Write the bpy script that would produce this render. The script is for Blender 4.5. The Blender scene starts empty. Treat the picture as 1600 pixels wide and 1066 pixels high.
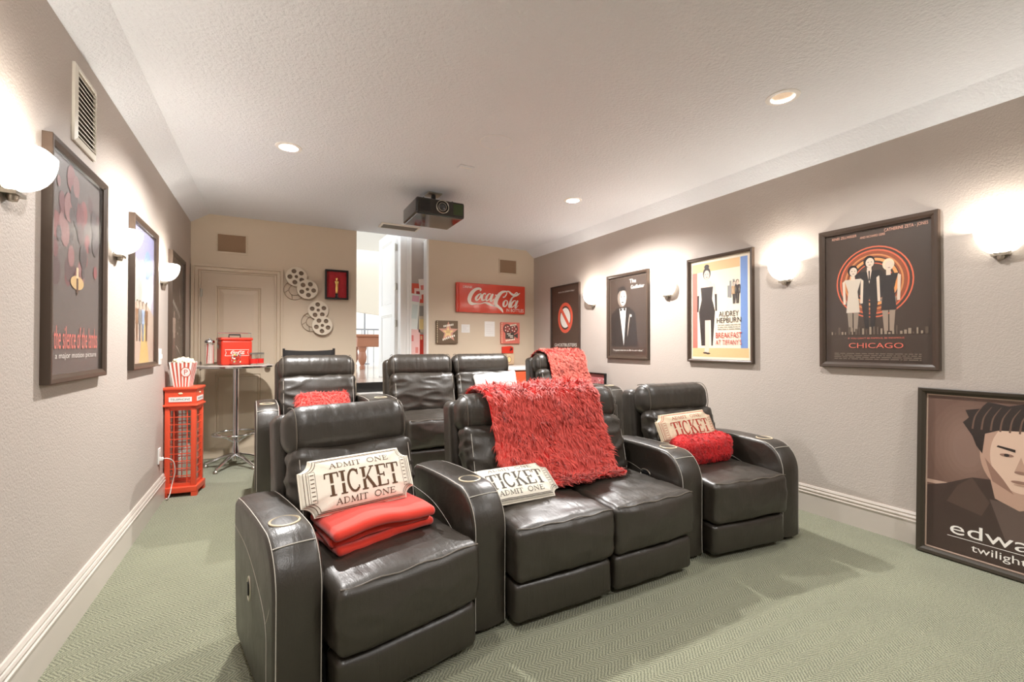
import bpy, bmesh, math, random
from math import sin, cos, pi, radians, sqrt, atan2
from mathutils import Vector, Matrix, noise
random.seed(7)
S = bpy.context.scene
C = S.collection

# ------------------------------------------------------------------ camera
CAM_H = 1.22
cam = bpy.data.cameras.new('camera'); camo = bpy.data.objects.new('camera', cam); C.objects.link(camo)
cam.sensor_width = 36.0; cam.lens = 700.4 / 1600 * 36.0; cam.clip_start = 0.02
camo.location = (0, 0, CAM_H)
camo.rotation_euler = (radians(90 + 0.594), 0, -radians(28.224))
S.camera = camo
# ------------------------------------------------------------------ world, exposure
w = bpy.data.worlds.new('world'); S.world = w; w.use_nodes = True
bg = w.node_tree.nodes['Background']; bg.inputs[0].default_value = (0.86, 0.93, 1.0, 1); bg.inputs[1].default_value = 2.0
S.view_settings.view_transform = 'Standard'; S.view_settings.look = 'None'
S.view_settings.exposure = 0.54; S.view_settings.gamma = 1.0; S.view_settings.use_curve_mapping = False
S.cycles.max_bounces = 6; S.cycles.diffuse_bounces = 4; S.cycles.glossy_bounces = 3; S.cycles.transparent_max_bounces = 8; S.cycles.caustics_reflective = False; S.cycles.caustics_refractive = False
S.cycles.adaptive_threshold = 0.045
CAN_BACK, CAN_FRONT, CAN_SCREEN, SCONCE_W, SCONCE_E = 250.0, 60.0, 90.0, 5.8, 3.2

# ------------------------------------------------------------------ room measures
XL, XR, YB, YF = -0.761, 3.488, 5.80, -2.6
ZW, ZC = 2.538, 2.643
XcL, XcR = -0.596, 3.357
OX0, OX1 = 0.925, 1.832      # opening in the back wall

# ================================================================== helpers
def lin(c):
    c = c / 255.0
    return c / 12.92 if c <= 0.04045 else ((c + 0.055) / 1.055) ** 2.4
def rgb(r, g, b): return (lin(r), lin(g), lin(b), 1)

_mats = {}
def mat(name, col, rough=0.6, metal=0.0, bump=None, var=None, sheen=0.0, coat=0.0, emit=None, spec=0.5, trans=0.0, coatr=0.1):
    """bump=(scale, strength, detail), var=(scale, amount)"""
    if name in _mats: return _mats[name]
    m = bpy.data.materials.new(name); m.use_nodes = True; nt = m.node_tree; N = nt.nodes; L = nt.links
    b = N['Principled BSDF']
    b.inputs['Base Color'].default_value = col; b.inputs['Roughness'].default_value = rough
    b.inputs['Metallic'].default_value = metal; b.inputs['Specular IOR Level'].default_value = spec
    b.inputs['Sheen Weight'].default_value = sheen; b.inputs['Coat Weight'].default_value = coat
    b.inputs['Coat Roughness'].default_value = coatr; b.inputs['Transmission Weight'].default_value = trans
    if emit:
        b.inputs['Emission Color'].default_value = emit[0]; b.inputs['Emission Strength'].default_value = emit[1]
    if bump or var:
        tc = N.new('ShaderNodeTexCoord')
    if bump:
        n = N.new('ShaderNodeTexNoise'); n.inputs['Scale'].default_value = bump[0]; n.inputs['Detail'].default_value = bump[2] if len(bump) > 2 else 4
        bp = N.new('ShaderNodeBump'); bp.inputs['Strength'].default_value = bump[1]; bp.inputs['Distance'].default_value = bump[3] if len(bump) > 3 else 0.01
        L.new(tc.outputs['Object'], n.inputs['Vector']); L.new(n.outputs['Fac'], bp.inputs['Height']); L.new(bp.outputs['Normal'], b.inputs['Normal'])
    if var:
        n2 = N.new('ShaderNodeTexNoise'); n2.inputs['Scale'].default_value = var[0]; n2.inputs['Detail'].default_value = 5
        mx = N.new('ShaderNodeMix'); mx.data_type = 'RGBA'
        k = var[1]
        mx.inputs['A'].default_value = tuple(min(1, c * (1 - k)) for c in col[:3]) + (1,)
        mx.inputs['B'].default_value = tuple(min(1, c * (1 + k)) for c in col[:3]) + (1,)
        L.new(tc.outputs['Object'], n2.inputs['Vector']); L.new(n2.outputs['Fac'], mx.inputs['Factor']); L.new(mx.outputs['Result'], b.inputs['Base Color'])
    _mats[name] = m
    return m
def ink(r, g, b, rough=0.5):
    return mat('print_%d_%d_%d' % (r, g, b), rgb(r, g, b), rough)

def emission(name, col, strength):
    if name in _mats: return _mats[name]
    m = bpy.data.materials.new(name); m.use_nodes = True; nt = m.node_tree
    b = nt.nodes['Principled BSDF']
    b.inputs['Base Color'].default_value = (.9, .9, .88, 1); b.inputs['Emission Color'].default_value = col; b.inputs['Emission Strength'].default_value = strength
    _mats[name] = m; return m

def glass(name, rough=0.03, tint=(1, 1, 1, 1), refl=1.0, bump=None):
    """thin pane: clear with a fresnel reflection"""
    if name in _mats: return _mats[name]
    m = bpy.data.materials.new(name); m.use_nodes = True; nt = m.node_tree; N = nt.nodes; L = nt.links
    for n in list(N): N.remove(n)
    o = N.new('ShaderNodeOutputMaterial'); mx = N.new('ShaderNodeMixShader'); t = N.new('ShaderNodeBsdfTransparent'); g = N.new('ShaderNodeBsdfGlossy')
    t.inputs['Color'].default_value = tint; g.inputs['Roughness'].default_value = rough
    if bump:
        tx = N.new('ShaderNodeTexCoord'); nz = N.new('ShaderNodeTexNoise'); nz.inputs['Scale'].default_value = bump[0]; bp = N.new('ShaderNodeBump'); bp.inputs['Strength'].default_value = bump[1]; bp.inputs['Distance'].default_value = 0.003
        L.new(tx.outputs['Object'], nz.inputs['Vector']); L.new(nz.outputs['Fac'], bp.inputs['Height']); L.new(bp.outputs['Normal'], g.inputs['Normal'])
    ge = N.new('ShaderNodeNewGeometry'); dt = N.new('ShaderNodeVectorMath'); dt.operation = 'DOT_PRODUCT'
    L.new(ge.outputs['Normal'], dt.inputs[0]); L.new(ge.outputs['Incoming'], dt.inputs[1])
    def mth(op, a, v, first=False):
        n = N.new('ShaderNodeMath'); n.operation = op
        if first: n.inputs[0].default_value = v; L.new(a, n.inputs[1])
        else: L.new(a, n.inputs[0]); n.inputs[1].default_value = v
        return n.outputs[0]
    k = mth('SUBTRACT', mth('ABSOLUTE', dt.outputs['Value'], 0), 1.0, True)
    k = mth('ADD', mth('MULTIPLY', mth('POWER', k, 5.0), 0.96), 0.04); k = mth('MULTIPLY', k, refl)
    L.new(k, mx.inputs[0]); L.new(t.outputs[0], mx.inputs[1]); L.new(g.outputs[0], mx.inputs[2]); L.new(mx.outputs[0], o.inputs[0])
    _mats[name] = m; return m

class MB:
    """collects polygons of several materials into one mesh object"""
    def __init__(self): self.v = []; self.f = []; self.m = []; self.mats = []
    def mi(self, m):
        if m not in self.mats: self.mats.append(m)
        return self.mats.index(m)
    def add(self, vs, fs, m=None, M=None):
        o = len(self.v)
        if M is not None: vs = [M @ Vector(p) for p in vs]
        self.v.extend([tuple(p) for p in vs]); k = self.mi(m)
        for f in fs: self.f.append([i + o for i in f]); self.m.append(k)
    def box(self, lo, hi, m=None, M=None):
        x0, y0, z0 = lo; x1, y1, z1 = hi
        self.add([(x0,y0,z0),(x1,y0,z0),(x1,y1,z0),(x0,y1,z0),(x0,y0,z1),(x1,y0,z1),(x1,y1,z1),(x0,y1,z1)],
                 [(0,3,2,1),(4,5,6,7),(0,1,5,4),(1,2,6,5),(2,3,7,6),(3,0,4,7)], m, M)
    def rbox(self, c, size, r, m=None, M=None, seg=3, n=(1,1,1), fn=None):
        """rounded box; n inner subdivisions per axis; fn(pos, normal)->pos"""
        h = [s / 2 for s in size]; r = min(r, min(h) * 0.999)
        def params(hh, k):
            a = [hh - r * (1 - math.tan(pi / 4 * i / seg)) for i in range(seg + 1)]
            neg = [-x for x in reversed(a)]; inner = [-(hh - r) + 2 * (hh - r) * i / k for i in range(1, k)]
            return neg + inner + a
        P = [params(h[i], n[i]) for i in range(3)]
        idx = {}; vs = []; fs = []
        def vid(p):
            key = tuple(round(q, 6) for q in p)
            if key in idx: return idx[key]
            inn = [max(-(h[i] - r), min(h[i] - r, p[i])) for i in range(3)]
            d = Vector([p[i] - inn[i] for i in range(3)]); d.normalize()
            q = Vector(inn) + d * r
            if fn: q = fn(q, d)
            idx[key] = len(vs); vs.append(q + Vector(c)); return idx[key]
        for ax in range(3):
            a, b = [(1, 2), (2, 0), (0, 1)][ax]
            for sgn in (-1, 1):
                for i in range(len(P[a]) - 1):
                    for j in range(len(P[b]) - 1):
                        q = []
                        for (ii, jj) in ((i, j), (i + 1, j), (i + 1, j + 1), (i, j + 1)):
                            p = [0, 0, 0]; p[ax] = sgn * h[ax]; p[a] = P[a][ii]; p[b] = P[b][jj]; q.append(vid(p))
                        fs.append(q if sgn > 0 else q[::-1])
        self.add(vs, fs, m, M)
    def tube(self, pts, r, m=None, seg=8, closed=False, M=None, cap=True):
        pts = [Vector(p) for p in pts]; n = len(pts); vs = []; fs = []
        up = None
        for i, p in enumerate(pts):
            if closed: t = pts[(i + 1) % n] - pts[i - 1]
            else: t = pts[min(i + 1, n - 1)] - pts[max(i - 1, 0)]
            t.normalize()
            if up is None:
                up = Vector((0, 0, 1)) if abs(t.z) < 0.9 else Vector((1, 0, 0))
            a = t.cross(up); a.normalize(); b = a.cross(t); up = b
            rr = r[i] if isinstance(r, (list, tuple)) else r
            for k in range(seg):
                an = 2 * pi * k / seg
                vs.append(p + a * (rr * cos(an)) + b * (rr * sin(an)))
        for i in range(n if closed else n - 1):
            for k in range(seg):
                i2 = (i + 1) % n
                fs.append((i * seg + k, i * seg + (k + 1) % seg, i2 * seg + (k + 1) % seg, i2 * seg + k))
        if not closed and cap:
            fs.append(tuple(range(seg))); fs.append(tuple(reversed(range((n - 1) * seg, n * seg))))
        self.add(vs, fs, m, M)
    def lathe(self, prof, m=None, seg=24, M=None, a0=0.0, a1=2 * pi):
        full = abs(a1 - a0 - 2 * pi) < 1e-6; k = seg if full else seg + 1
        vs = []; fs = []
        for (r, z) in prof:
            for i in range(k):
                a = a0 + (a1 - a0) * i / seg
                vs.append((r * cos(a), r * sin(a), z))
        for j in range(len(prof) - 1):
            for i in range(seg):
                i2 = (i + 1) % k
                fs.append((j * k + i, j * k + i2, (j + 1) * k + i2, (j + 1) * k + i))
        self.add(vs, fs, m, M)
    def disc(self, c, r, z, m=None, seg=24, M=None, flip=False):
        vs = [(c[0] + r * cos(2 * pi * i / seg), c[1] + r * sin(2 * pi * i / seg), z) for i in range(seg)]
        f = list(range(seg)); self.add(vs, [f[::-1] if flip else f], m, M)
    def prism(self, poly, y0, y1, m=None, M=None):
        """polygon in (x,z), extruded along y"""
        n = len(poly); vs = [(x, y0, z) for x, z in poly] + [(x, y1, z) for x, z in poly]
        fs = [tuple(range(n)), tuple(reversed(range(n, 2 * n)))]
        fs += [(i, i + n, (i + 1) % n + n, (i + 1) % n) for i in range(n)]
        self.add(vs, fs, m, M)
    def build(self, name, parent=None, loc=None, smooth=35, M=None):
        me = bpy.data.meshes.new(name); me.from_pydata(self.v, [], self.f)
        for m in self.mats: me.materials.append(m)
        me.polygons.foreach_set('material_index', self.m)
        if smooth:
            me.polygons.foreach_set('use_smooth', [True] * len(me.polygons))
        bm = bmesh.new(); bm.from_mesh(me); bmesh.ops.recalc_face_normals(bm, faces=bm.faces) if smooth != -1 else None
        bm.to_mesh(me); bm.free()
        if smooth and smooth > 0:
            me.set_sharp_from_angle(angle=radians(smooth))
        me.update()
        o = bpy.data.objects.new(name, me); C.objects.link(o)
        if parent is not None: o.parent = parent
        if loc is not None: o.location = loc
        return o

def thing(name, label, cat, loc=(0, 0, 0), rz=0.0, group=None, rot=None):
    o = bpy.data.objects.new(name, None); C.objects.link(o); o.empty_display_size = 0.1
    o.location = loc; o.rotation_euler = rot if rot else (0, 0, radians(rz))
    o['label'] = label; o['category'] = cat
    if group: o['group'] = group
    return o
def tag(o, label, cat, group=None):
    o['label'] = label; o['category'] = cat
    if group: o['group'] = group
    return o
def struct(o, label=None):
    o['kind'] = 'structure'
    if label: o['label'] = label
    return o
def copy_tree(o, parent=None):
    c = o.copy(); C.objects.link(c); c.parent = parent
    for ch in list(o.children): copy_tree(ch, c)
    return c

_text = {}
def text2d(s, align='CENTER'):
    """flat text as (verts, faces) normalised: height of a capital = 1"""
    k = (s, align)
    if k in _text: return _text[k]
    cu = bpy.data.curves.new('t', 'FONT'); cu.body = s; cu.size = 1.0; cu.align_x = align; cu.resolution_u = 3
    o = bpy.data.objects.new('t', cu); C.objects.link(o)
    dg = bpy.context.evaluated_depsgraph_get(); dg.update()
    me = o.evaluated_get(dg).to_mesh()
    vs = [(v.co.x / 0.7, v.co.y / 0.7) for v in me.vertices]; fs = [tuple(p.vertices) for p in me.polygons]
    o.evaluated_get(dg).to_mesh_clear()
    bpy.data.objects.remove(o); bpy.data.curves.remove(cu)
    _text[k] = (vs, fs); return vs, fs

class Art:
    """flat print drawn in (x right, z up) metres about the centre, facing -y, layers stacked by hairs"""
    def __init__(self): self.mb = MB(); self.k = 0
    def lay(self): self.k += 1; return -0.00006 * self.k
    def poly(self, pts, m): y = self.lay(); self.mb.add([(x, y, z) for x, z in pts], [tuple(range(len(pts)))], m)
    def rect(self, x0, z0, x1, z1, m): self.poly([(x0, z0), (x1, z0), (x1, z1), (x0, z1)], m)
    def ell(self, cx, cz, rx, rz, m, n=28, rot=0.0):
        self.poly([(cx + rx * cos(a) * cos(rot) - rz * sin(a) * sin(rot), cz + rx * cos(a) * sin(rot) + rz * sin(a) * cos(rot)) for a in [2 * pi * i / n for i in range(n)]], m)
    def ring(self, cx, cz, rx, rz, wd, m, a0=0, a1=360, n=40):
        y = self.lay(); vs = []; fs = []
        for i in range(n + 1):
            a = radians(a0 + (a1 - a0) * i / n)
            vs += [(cx + rx * cos(a), y, cz + rz * sin(a)), (cx + (rx - wd) * cos(a), y, cz + (rz - wd) * sin(a))]
        for i in range(n): fs.append((2 * i, 2 * i + 1, 2 * i + 3, 2 * i + 2))
        self.mb.add(vs, fs, m)
    def stroke(self, pts, m, sub=6):
        """brush stroke through (x,z,width) points"""
        y = self.lay(); P = smooth_pts(pts, sub); vs = []; fs = []
        for i, (x, z, wd) in enumerate(P):
            a = P[max(i - 1, 0)]; b = P[min(i + 1, len(P) - 1)]
            dx, dz = b[0] - a[0], b[1] - a[1]; l = sqrt(dx * dx + dz * dz) or 1
            nx, nz = -dz / l * wd / 2, dx / l * wd / 2
            vs += [(x + nx, y, z + nz), (x - nx, y, z - nz)]
        for i in range(len(P) - 1): fs.append((2 * i, 2 * i + 1, 2 * i + 3, 2 * i + 2))
        self.mb.add(vs, fs, m)
    def text(self, s, cx, cz, h, m, width=None, align='CENTER', slant=0.0, rot=0.0):
        vs, fs = text2d(s, align); y = self.lay()
        sx = h
        if width:
            xs = [v[0] for v in vs]; sx = width / (max(xs) - min(xs))
        cr, sr = cos(rot), sin(rot)
        out = []
        for (a, b) in vs:
            px, pz = a * sx + slant * b * h, b * h
            out.append((cx + px * cr - pz * sr, y, cz + px * sr + pz * cr))
        self.mb.add(out, fs, m)
    def build(self, name, parent, loc=(0, 0, 0)):
        return self.mb.build(name, parent, loc, smooth=-1 if False else 0)

def smooth_pts(pts, sub):
    if len(pts) < 3: sub = max(sub, 1)
    out = []; n = len(pts)
    for i in range(n - 1):
        p0 = pts[max(i - 1, 0)]; p1 = pts[i]; p2 = pts[i + 1]; p3 = pts[min(i + 2, n - 1)]
        for k in range(sub):
            t = k / sub
            out.append(tuple(0.5 * (2 * p1[j] + (p2[j] - p0[j]) * t + (2 * p0[j] - 5 * p1[j] + 4 * p2[j] - p3[j]) * t * t + (3 * p1[j] - p0[j] - 3 * p2[j] + p3[j]) * t ** 3) for j in range(len(p1))))
    out.append(tuple(pts[-1])); return out

def holes_plate(outer, holes, t, m, mb, M=None):
    """flat plate in xy with holes, thickness t along z (0..t)"""
    bm = bmesh.new()
    edges = []
    for loop in [outer] + holes:
        vs = [bm.verts.new((x, y, 0)) for x, y in loop]
        for i in range(len(vs)): edges.append(bm.edges.new((vs[i], vs[(i + 1) % len(vs)])))
    r = bmesh.ops.triangle_fill(bm, use_beauty=True, use_dissolve=False, edges=edges)
    bm.verts.index_update()
    vs = [v.co.copy() for v in bm.verts]; fs = [tuple(v.index for v in f.verts) for f in bm.faces]
    n = len(vs)
    allv = vs + [v + Vector((0, 0, t)) for v in vs]
    allf = [f[::-1] for f in fs] + [tuple(i + n for i in f) for f in fs]
    o = 0
    for loop in [outer] + holes:
        k = len(loop)
        for i in range(k): allf.append((o + i, o + (i + 1) % k, o + (i + 1) % k + n, o + i + n))
        o += k
    bm.free()
    mb.add(allv, allf, m, M)
def circle(cx, cy, r, n=20): return [(cx + r * cos(2 * pi * i / n), cy + r * sin(2 * pi * i / n)) for i in range(n)]

# ================================================================== materials
M_wall = mat('painted_wall', rgb(186, 175, 166), 0.55, bump=(120, 0.35, 3, 0.006))
M_wallb = mat('painted_wall_back', rgb(212, 195, 172), 0.55, bump=(140, 0.2, 3, 0.004))
M_ceil = mat('textured_ceiling', rgb(228, 231, 236), 0.62, bump=(60, 0.85, 4, 0.010))
M_trim = mat('satin_trim', rgb(204, 194, 184), 0.35)
M_trimb = mat('satin_trim_tan', rgb(208, 191, 168), 0.38)
M_white = mat('white_paint', rgb(238, 236, 232), 0.4)
M_frame = mat('dark_wood_frame', rgb(72, 58, 48), 0.35, bump=(40, 0.1, 3, 0.002))
M_chrome = mat('chrome', rgb(225, 225, 228), 0.12, 1.0)
M_steel = mat('brushed_nickel', rgb(190, 184, 172), 0.3, 1.0)
M_black = mat('black_plastic', rgb(22, 22, 23), 0.35)
M_red = mat('red_enamel', rgb(218, 60, 40), 0.35)
M_pane = glass('picture_glass', 0.22, refl=0.7)
M_pane_matte = glass('non_glare_glass', 0.22, refl=0.9, bump=(220, 0.5))
M_clear = glass('clear_glass', 0.02, (0.97, 0.98, 0.98, 1), 1.2)
M_thread = mat('pale_thread', rgb(196, 190, 180), 0.7)
M_fabric_black = mat('black_canvas', rgb(30, 27, 26), 0.85, bump=(400, 0.2, 2, 0.002))

def leather(name, col):
    m = mat(name, col, 0.36, spec=0.8)
    nt = m.node_tree; N = nt.nodes; L = nt.links; b = N['Principled BSDF']
    tc = N.new('ShaderNodeTexCoord')
    n1 = N.new('ShaderNodeTexNoise'); n1.inputs['Scale'].default_value = 9; n1.inputs['Detail'].default_value = 6; n1.inputs['Distortion'].default_value = 0.6
    v = N.new('ShaderNodeTexVoronoi'); v.inputs['Scale'].default_value = 260
    b1 = N.new('ShaderNodeBump'); b1.inputs['Strength'].default_value = 0.20; b1.inputs['Distance'].default_value = 0.02
    b2 = N.new('ShaderNodeBump'); b2.inputs['Strength'].default_value = 0.12; b2.inputs['Distance'].default_value = 0.002
    L.new(tc.outputs['Object'], n1.inputs['Vector']); L.new(tc.outputs['Object'], v.inputs['Vector'])
    L.new(n1.outputs['Fac'], b1.inputs['Height']); L.new(v.outputs['Distance'], b2.inputs['Height'])
    mp = N.new('ShaderNodeMapping'); mp.inputs['Scale'].default_value = (42, 5, 5); n3 = N.new('ShaderNodeTexNoise'); n3.inputs['Scale'].default_value = 1.0; n3.inputs['Detail'].default_value = 3; n3.inputs['Distortion'].default_value = 0.8
    b3 = N.new('ShaderNodeBump'); b3.inputs['Strength'].default_value = 0.22; b3.inputs['Distance'].default_value = 0.006
    L.new(tc.outputs['Object'], mp.inputs['Vector']); L.new(mp.outputs['Vector'], n3.inputs['Vector']); L.new(n3.outputs['Fac'], b3.inputs['Height']); L.new(b1.outputs['Normal'], b3.inputs['Normal'])
    L.new(b3.outputs['Normal'], b2.inputs['Normal']); L.new(b2.outputs['Normal'], b.inputs['Normal'])
    r = N.new('ShaderNodeMapRange'); r.inputs['To Min'].default_value = 0.29; r.inputs['To Max'].default_value = 0.49
    L.new(n1.outputs['Fac'], r.inputs['Value']); L.new(r.outputs['Result'], b.inputs['Roughness'])
    return m
M_leather = leather('dark_leather', rgb(48, 42, 35))

def carpet():
    m = bpy.data.materials.new('carpet'); m.use_nodes = True; nt = m.node_tree; N = nt.nodes; L = nt.links; b = N['Principled BSDF']
    b.inputs['Roughness'].default_value = 0.95; b.inputs['Specular IOR Level'].default_value = 0.1; b.inputs['Sheen Weight'].default_value = 0.25
    tc = N.new('ShaderNodeTexCoord'); sp = N.new('ShaderNodeSeparateXYZ'); L.new(tc.outputs['Object'], sp.inputs[0])
    def math_(op, a, bb=None, v=None):
        n = N.new('ShaderNodeMath'); n.operation = op
        if a is not None: L.new(a, n.inputs[0])
        if bb is not None: L.new(bb, n.inputs[1])
        if v is not None: n.inputs[1].default_value = v
        return n.outputs[0]
    pp = math_('PINGPONG', sp.outputs['Y'], v=0.045)
    nz = N.new('ShaderNodeTexNoise'); nz.inputs['Scale'].default_value = 60; nz.inputs['Detail'].default_value = 3
    L.new(tc.outputs['Object'], nz.inputs['Vector'])
    wob = math_('MULTIPLY', nz.outputs['Fac'], v=0.010)
    s = math_('ADD', sp.outputs['X'], math_('MULTIPLY', pp, v=0.9)); s = math_('ADD', s, wob)
    zig = math_('SINE', math_('MULTIPLY', s, v=2 * pi / 0.016))
    fine = N.new('ShaderNodeTexNoise'); fine.inputs['Scale'].default_value = 260; fine.inputs['Detail'].default_value = 2
    L.new(tc.outputs['Object'], fine.inputs['Vector'])
    big = N.new('ShaderNodeTexNoise'); big.inputs['Scale'].default_value = 3; big.inputs['Detail'].default_value = 3
    L.new(tc.outputs['Object'], big.inputs['Vector'])
    h = math_('ADD', math_('MULTIPLY', zig, v=0.2), math_('MULTIPLY', fine.outputs['Fac'], v=1.5))
    mr = N.new('ShaderNodeMapRange'); mr.inputs['From Min'].default_value = 0.42; mr.inputs['From Max'].default_value = 1.08
    L.new(h, mr.inputs['Value'])
    mx = N.new('ShaderNodeMix'); mx.data_type = 'RGBA'; mx.inputs['A'].default_value = rgb(94, 97, 74); mx.inputs['B'].default_value = rgb(182, 182, 151)
    L.new(mr.outputs['Result'], mx.inputs['Factor'])
    hs = N.new('ShaderNodeHueSaturation'); L.new(mx.outputs['Result'], hs.inputs['Color'])
    mr2 = N.new('ShaderNodeMapRange'); mr2.inputs['To Min'].default_value = 0.85; mr2.inputs['To Max'].default_value = 1.12; L.new(big.outputs['Fac'], mr2.inputs['Value']); L.new(mr2.outputs['Result'], hs.inputs['Value'])
    L.new(hs.outputs['Color'], b.inputs['Base Color'])
    bp = N.new('ShaderNodeBump'); bp.inputs['Strength'].default_value = 0.9; bp.inputs['Distance'].default_value = 0.008
    L.new(h, bp.inputs['Height']); L.new(bp.outputs['Normal'], b.inputs['Normal'])
    return m
M_carpet = carpet()

# ================================================================== room shell
def slab(name, boxes, m, label=None):
    mb = MB()
    for lo, hi in boxes: mb.box(lo, hi, m)
    return struct(mb.build(name, smooth=0), label)
slab('floor', [((XL - .15, YF, -0.12), (XR + .15, YB + .05, 0.0))], M_carpet)
slab('floor_riser', [((-0.12, 3.05, 0.0), (XR, 4.62, 0.19))], M_carpet, 'low carpeted platform under the rear row of seats')
T = 0.14
slab('wall_left', [((XL - T, YF, 0), (XL, YB + T, ZW + .2))], M_wall)
slab('wall_right', [((XR, YF, 0), (XR + T, YB + T, ZW + .2))], M_wall)
slab('wall_back', [((XL, YB, 0), (OX0, YB + T, ZC)), ((OX1, YB, 0), (XR, YB + T, ZC))], M_wallb)
slab('wall_front', [((XL - T, YF - T, 0), (XR + T, YF, ZC + .2))], M_wall)

CANS = [(0.102, 3.575), (2.591, 3.57), (2.573, 1.516), (0.102, 1.516), (0.102, -0.54), (2.573, -0.54)]
def ceiling():
    mb = MB(); r = 0.062
    outer = [(XcL, YF), (XcR, YF), (XcR, YB), (XcL, YB)]
    holes_plate(outer, [circle(x, y, r, 28) for x, y in CANS], 0.10, M_ceil, mb, Matrix.Translation((0, 0, ZC)))
    # sloped strips along both side walls
    for (xa, xb) in ((XL, XcL), (XR, XcR)):
        mb.add([(xa, YF, ZW), (xa, YB, ZW), (xb, YB, ZC), (xb, YF, ZC), (xa, YF, ZW + .3), (xa, YB, ZW + .3), (xb, YB, ZW + .3), (xb, YF, ZW + .3)],
               [(0, 1, 2, 3), (0, 4, 5, 1), (4, 7, 6, 5), (0, 3, 7, 4), (1, 5, 6, 2)], M_ceil)
    return struct(mb.build('ceiling', smooth=0))
ceiling()

def baseboard(name, p0, p1, nrm, h=0.197, m=None):
    """moulded skirting from p0 to p1 (xy), sticking out along nrm"""
    prof = [(0.0, 0.0), (0.018, 0.0), (0.018, h * .70), (0.022, h * .71), (0.022, h * .745), (0.014, h * .76), (0.016, h * .80), (0.020, h * .83), (0.016, h * .875), (0.010, h * .885), (0.014, h * .93), (0.008, h), (0.0, h)]
    mb = MB(); vs = []; n = len(prof)
    for p in (p0, p1):
        for d, z in prof: vs.append((p[0] + nrm[0] * d, p[1] + nrm[1] * d, z))
    mb.add(vs, [(i, i + 1, i + 1 + n, i + n) for i in range(n - 1)] + [tuple(range(n)), tuple(range(n, 2 * n))], m or M_trim)
    return struct(mb.build(name, smooth=0))
baseboard('baseboard_left', (XL, YF), (XL, YB), (1, 0))
baseboard('baseboard_right', (XR, YF), (XR, YB), (-1, 0))
baseboard('baseboard_back', (0.13, YB), (OX0, YB), (0, -1), m=M_trimb)
mb = MB()
o = baseboard('baseboard_back', (OX1, YB), (XR, YB), (0, -1), m=M_trimb)

# ---------------------------------------------------------------- closet door in the back wall
def casing(name, x0, x1, z1, y, wd=0.085, m=M_trimb, left=True):
    mb = MB()
    prof = [(0, 0), (0, .012), (.2, .016), (.25, .010), (.30, .018), (.62, .020), (.68, .013), (.74, .022), (1, .024), (1, 0)]   # (fraction from opening outwards, depth)
    path = []
    for f, d in prof:
        e = f * wd
        path.append([(x0 - e, y - d, 0), (x0 - e, y - d, z1 + e), (x1 + e, y - d, z1 + e), (x1 + e, y - d, 0)])
    vs = [p for row in path for p in row]; fs = []
    for j in range(len(prof) - 1):
        for k in range(3): fs.append((j * 4 + k, j * 4 + k + 1, (j + 1) * 4 + k + 1, (j + 1) * 4 + k))
    mb.add(vs, fs, m)
    return struct(mb.build(name, smooth=0))
casing('trim_1', -0.668, 0.03, 2.010, YB, 0.085)

def panel_door(name, wd, ht, panels, m, th=0.04, two=False):
    """leaf: local x from hinge 0..wd, z 0..ht, front y=0 facing -y"""
    t = bpy.data.objects.new(name, None); C.objects.link(t)
    mb = MB()
    # stiles and rails as a plate with holes, panels recessed with a moulding
    outer = [(0, 0), (wd, 0), (wd, ht), (0, ht)]
    hol = [[(a, b), (c, b), (c, d), (a, d)] for a, b, c, d in panels]
    R = Matrix.Rotation(radians(90), 4, 'X')
    holes_plate(outer, hol, th, m, mb, R @ Matrix.Translation((0, 0, -th)))
    mb.build('stiles_and_rails', t, smooth=0)
    for a, b, c, d in panels:
        pm = MB()
        for y, s in ((0.0, 1), (th, -1)):
            loops = [(0, 0.0), (0.012, 0.010), (0.022, 0.004), (0.030, 0.012), (0.075, 0.004)]
            vs = []
            for e, dep in loops: vs += [(a + e, y + s * dep, b + e), (c - e, y + s * dep, b + e), (c - e, y + s * dep, d - e), (a + e, y + s * dep, d - e)]
            fs = []
            for j in range(len(loops) - 1):
                for k in range(4): fs.append((j * 4 + k, j * 4 + (k + 1) % 4, (j + 1) * 4 + (k + 1) % 4, (j + 1) * 4 + k))
            fs.append(tuple(range((len(loops) - 1) * 4, len(loops) * 4)))
            pm.add(vs, fs, m)
        pm.build('panel', t, smooth=0)
    return t
d1 = panel_door('door_1', 0.69, 2.0, [(0.13, 1.06, 0.56, 1.86), (0.13, 0.22, 0.56, 0.90)], M_trimb)
d1.location = (-0.664, YB - 0.012, 0.006); struct(d1, 'tan two-panel closet door behind the bar table')
mb = MB(); K = Matrix.Translation((0.63, 0, 0.985)) @ Matrix.Rotation(radians(90), 4, 'X')
mb.lathe([(0, 0), (.032, 0), (.032, .006), (.012, .01), (.011, .03), (.022, .036), (.029, .048), (.027, .060), (.015, .068), (0, .07)], M_steel, 20, K)
mb.build('knob', d1)
for z in (0.25, 1.0, 1.78):
    mb = MB(); mb.tube([(-.004, -.004, z - .045), (-.004, -.004, z + .045)], .007, M_steel); mb.box((-.004, -.006, z - .04), (.012, .0, z + .04), M_steel); mb.build('hinge', d1)

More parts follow.
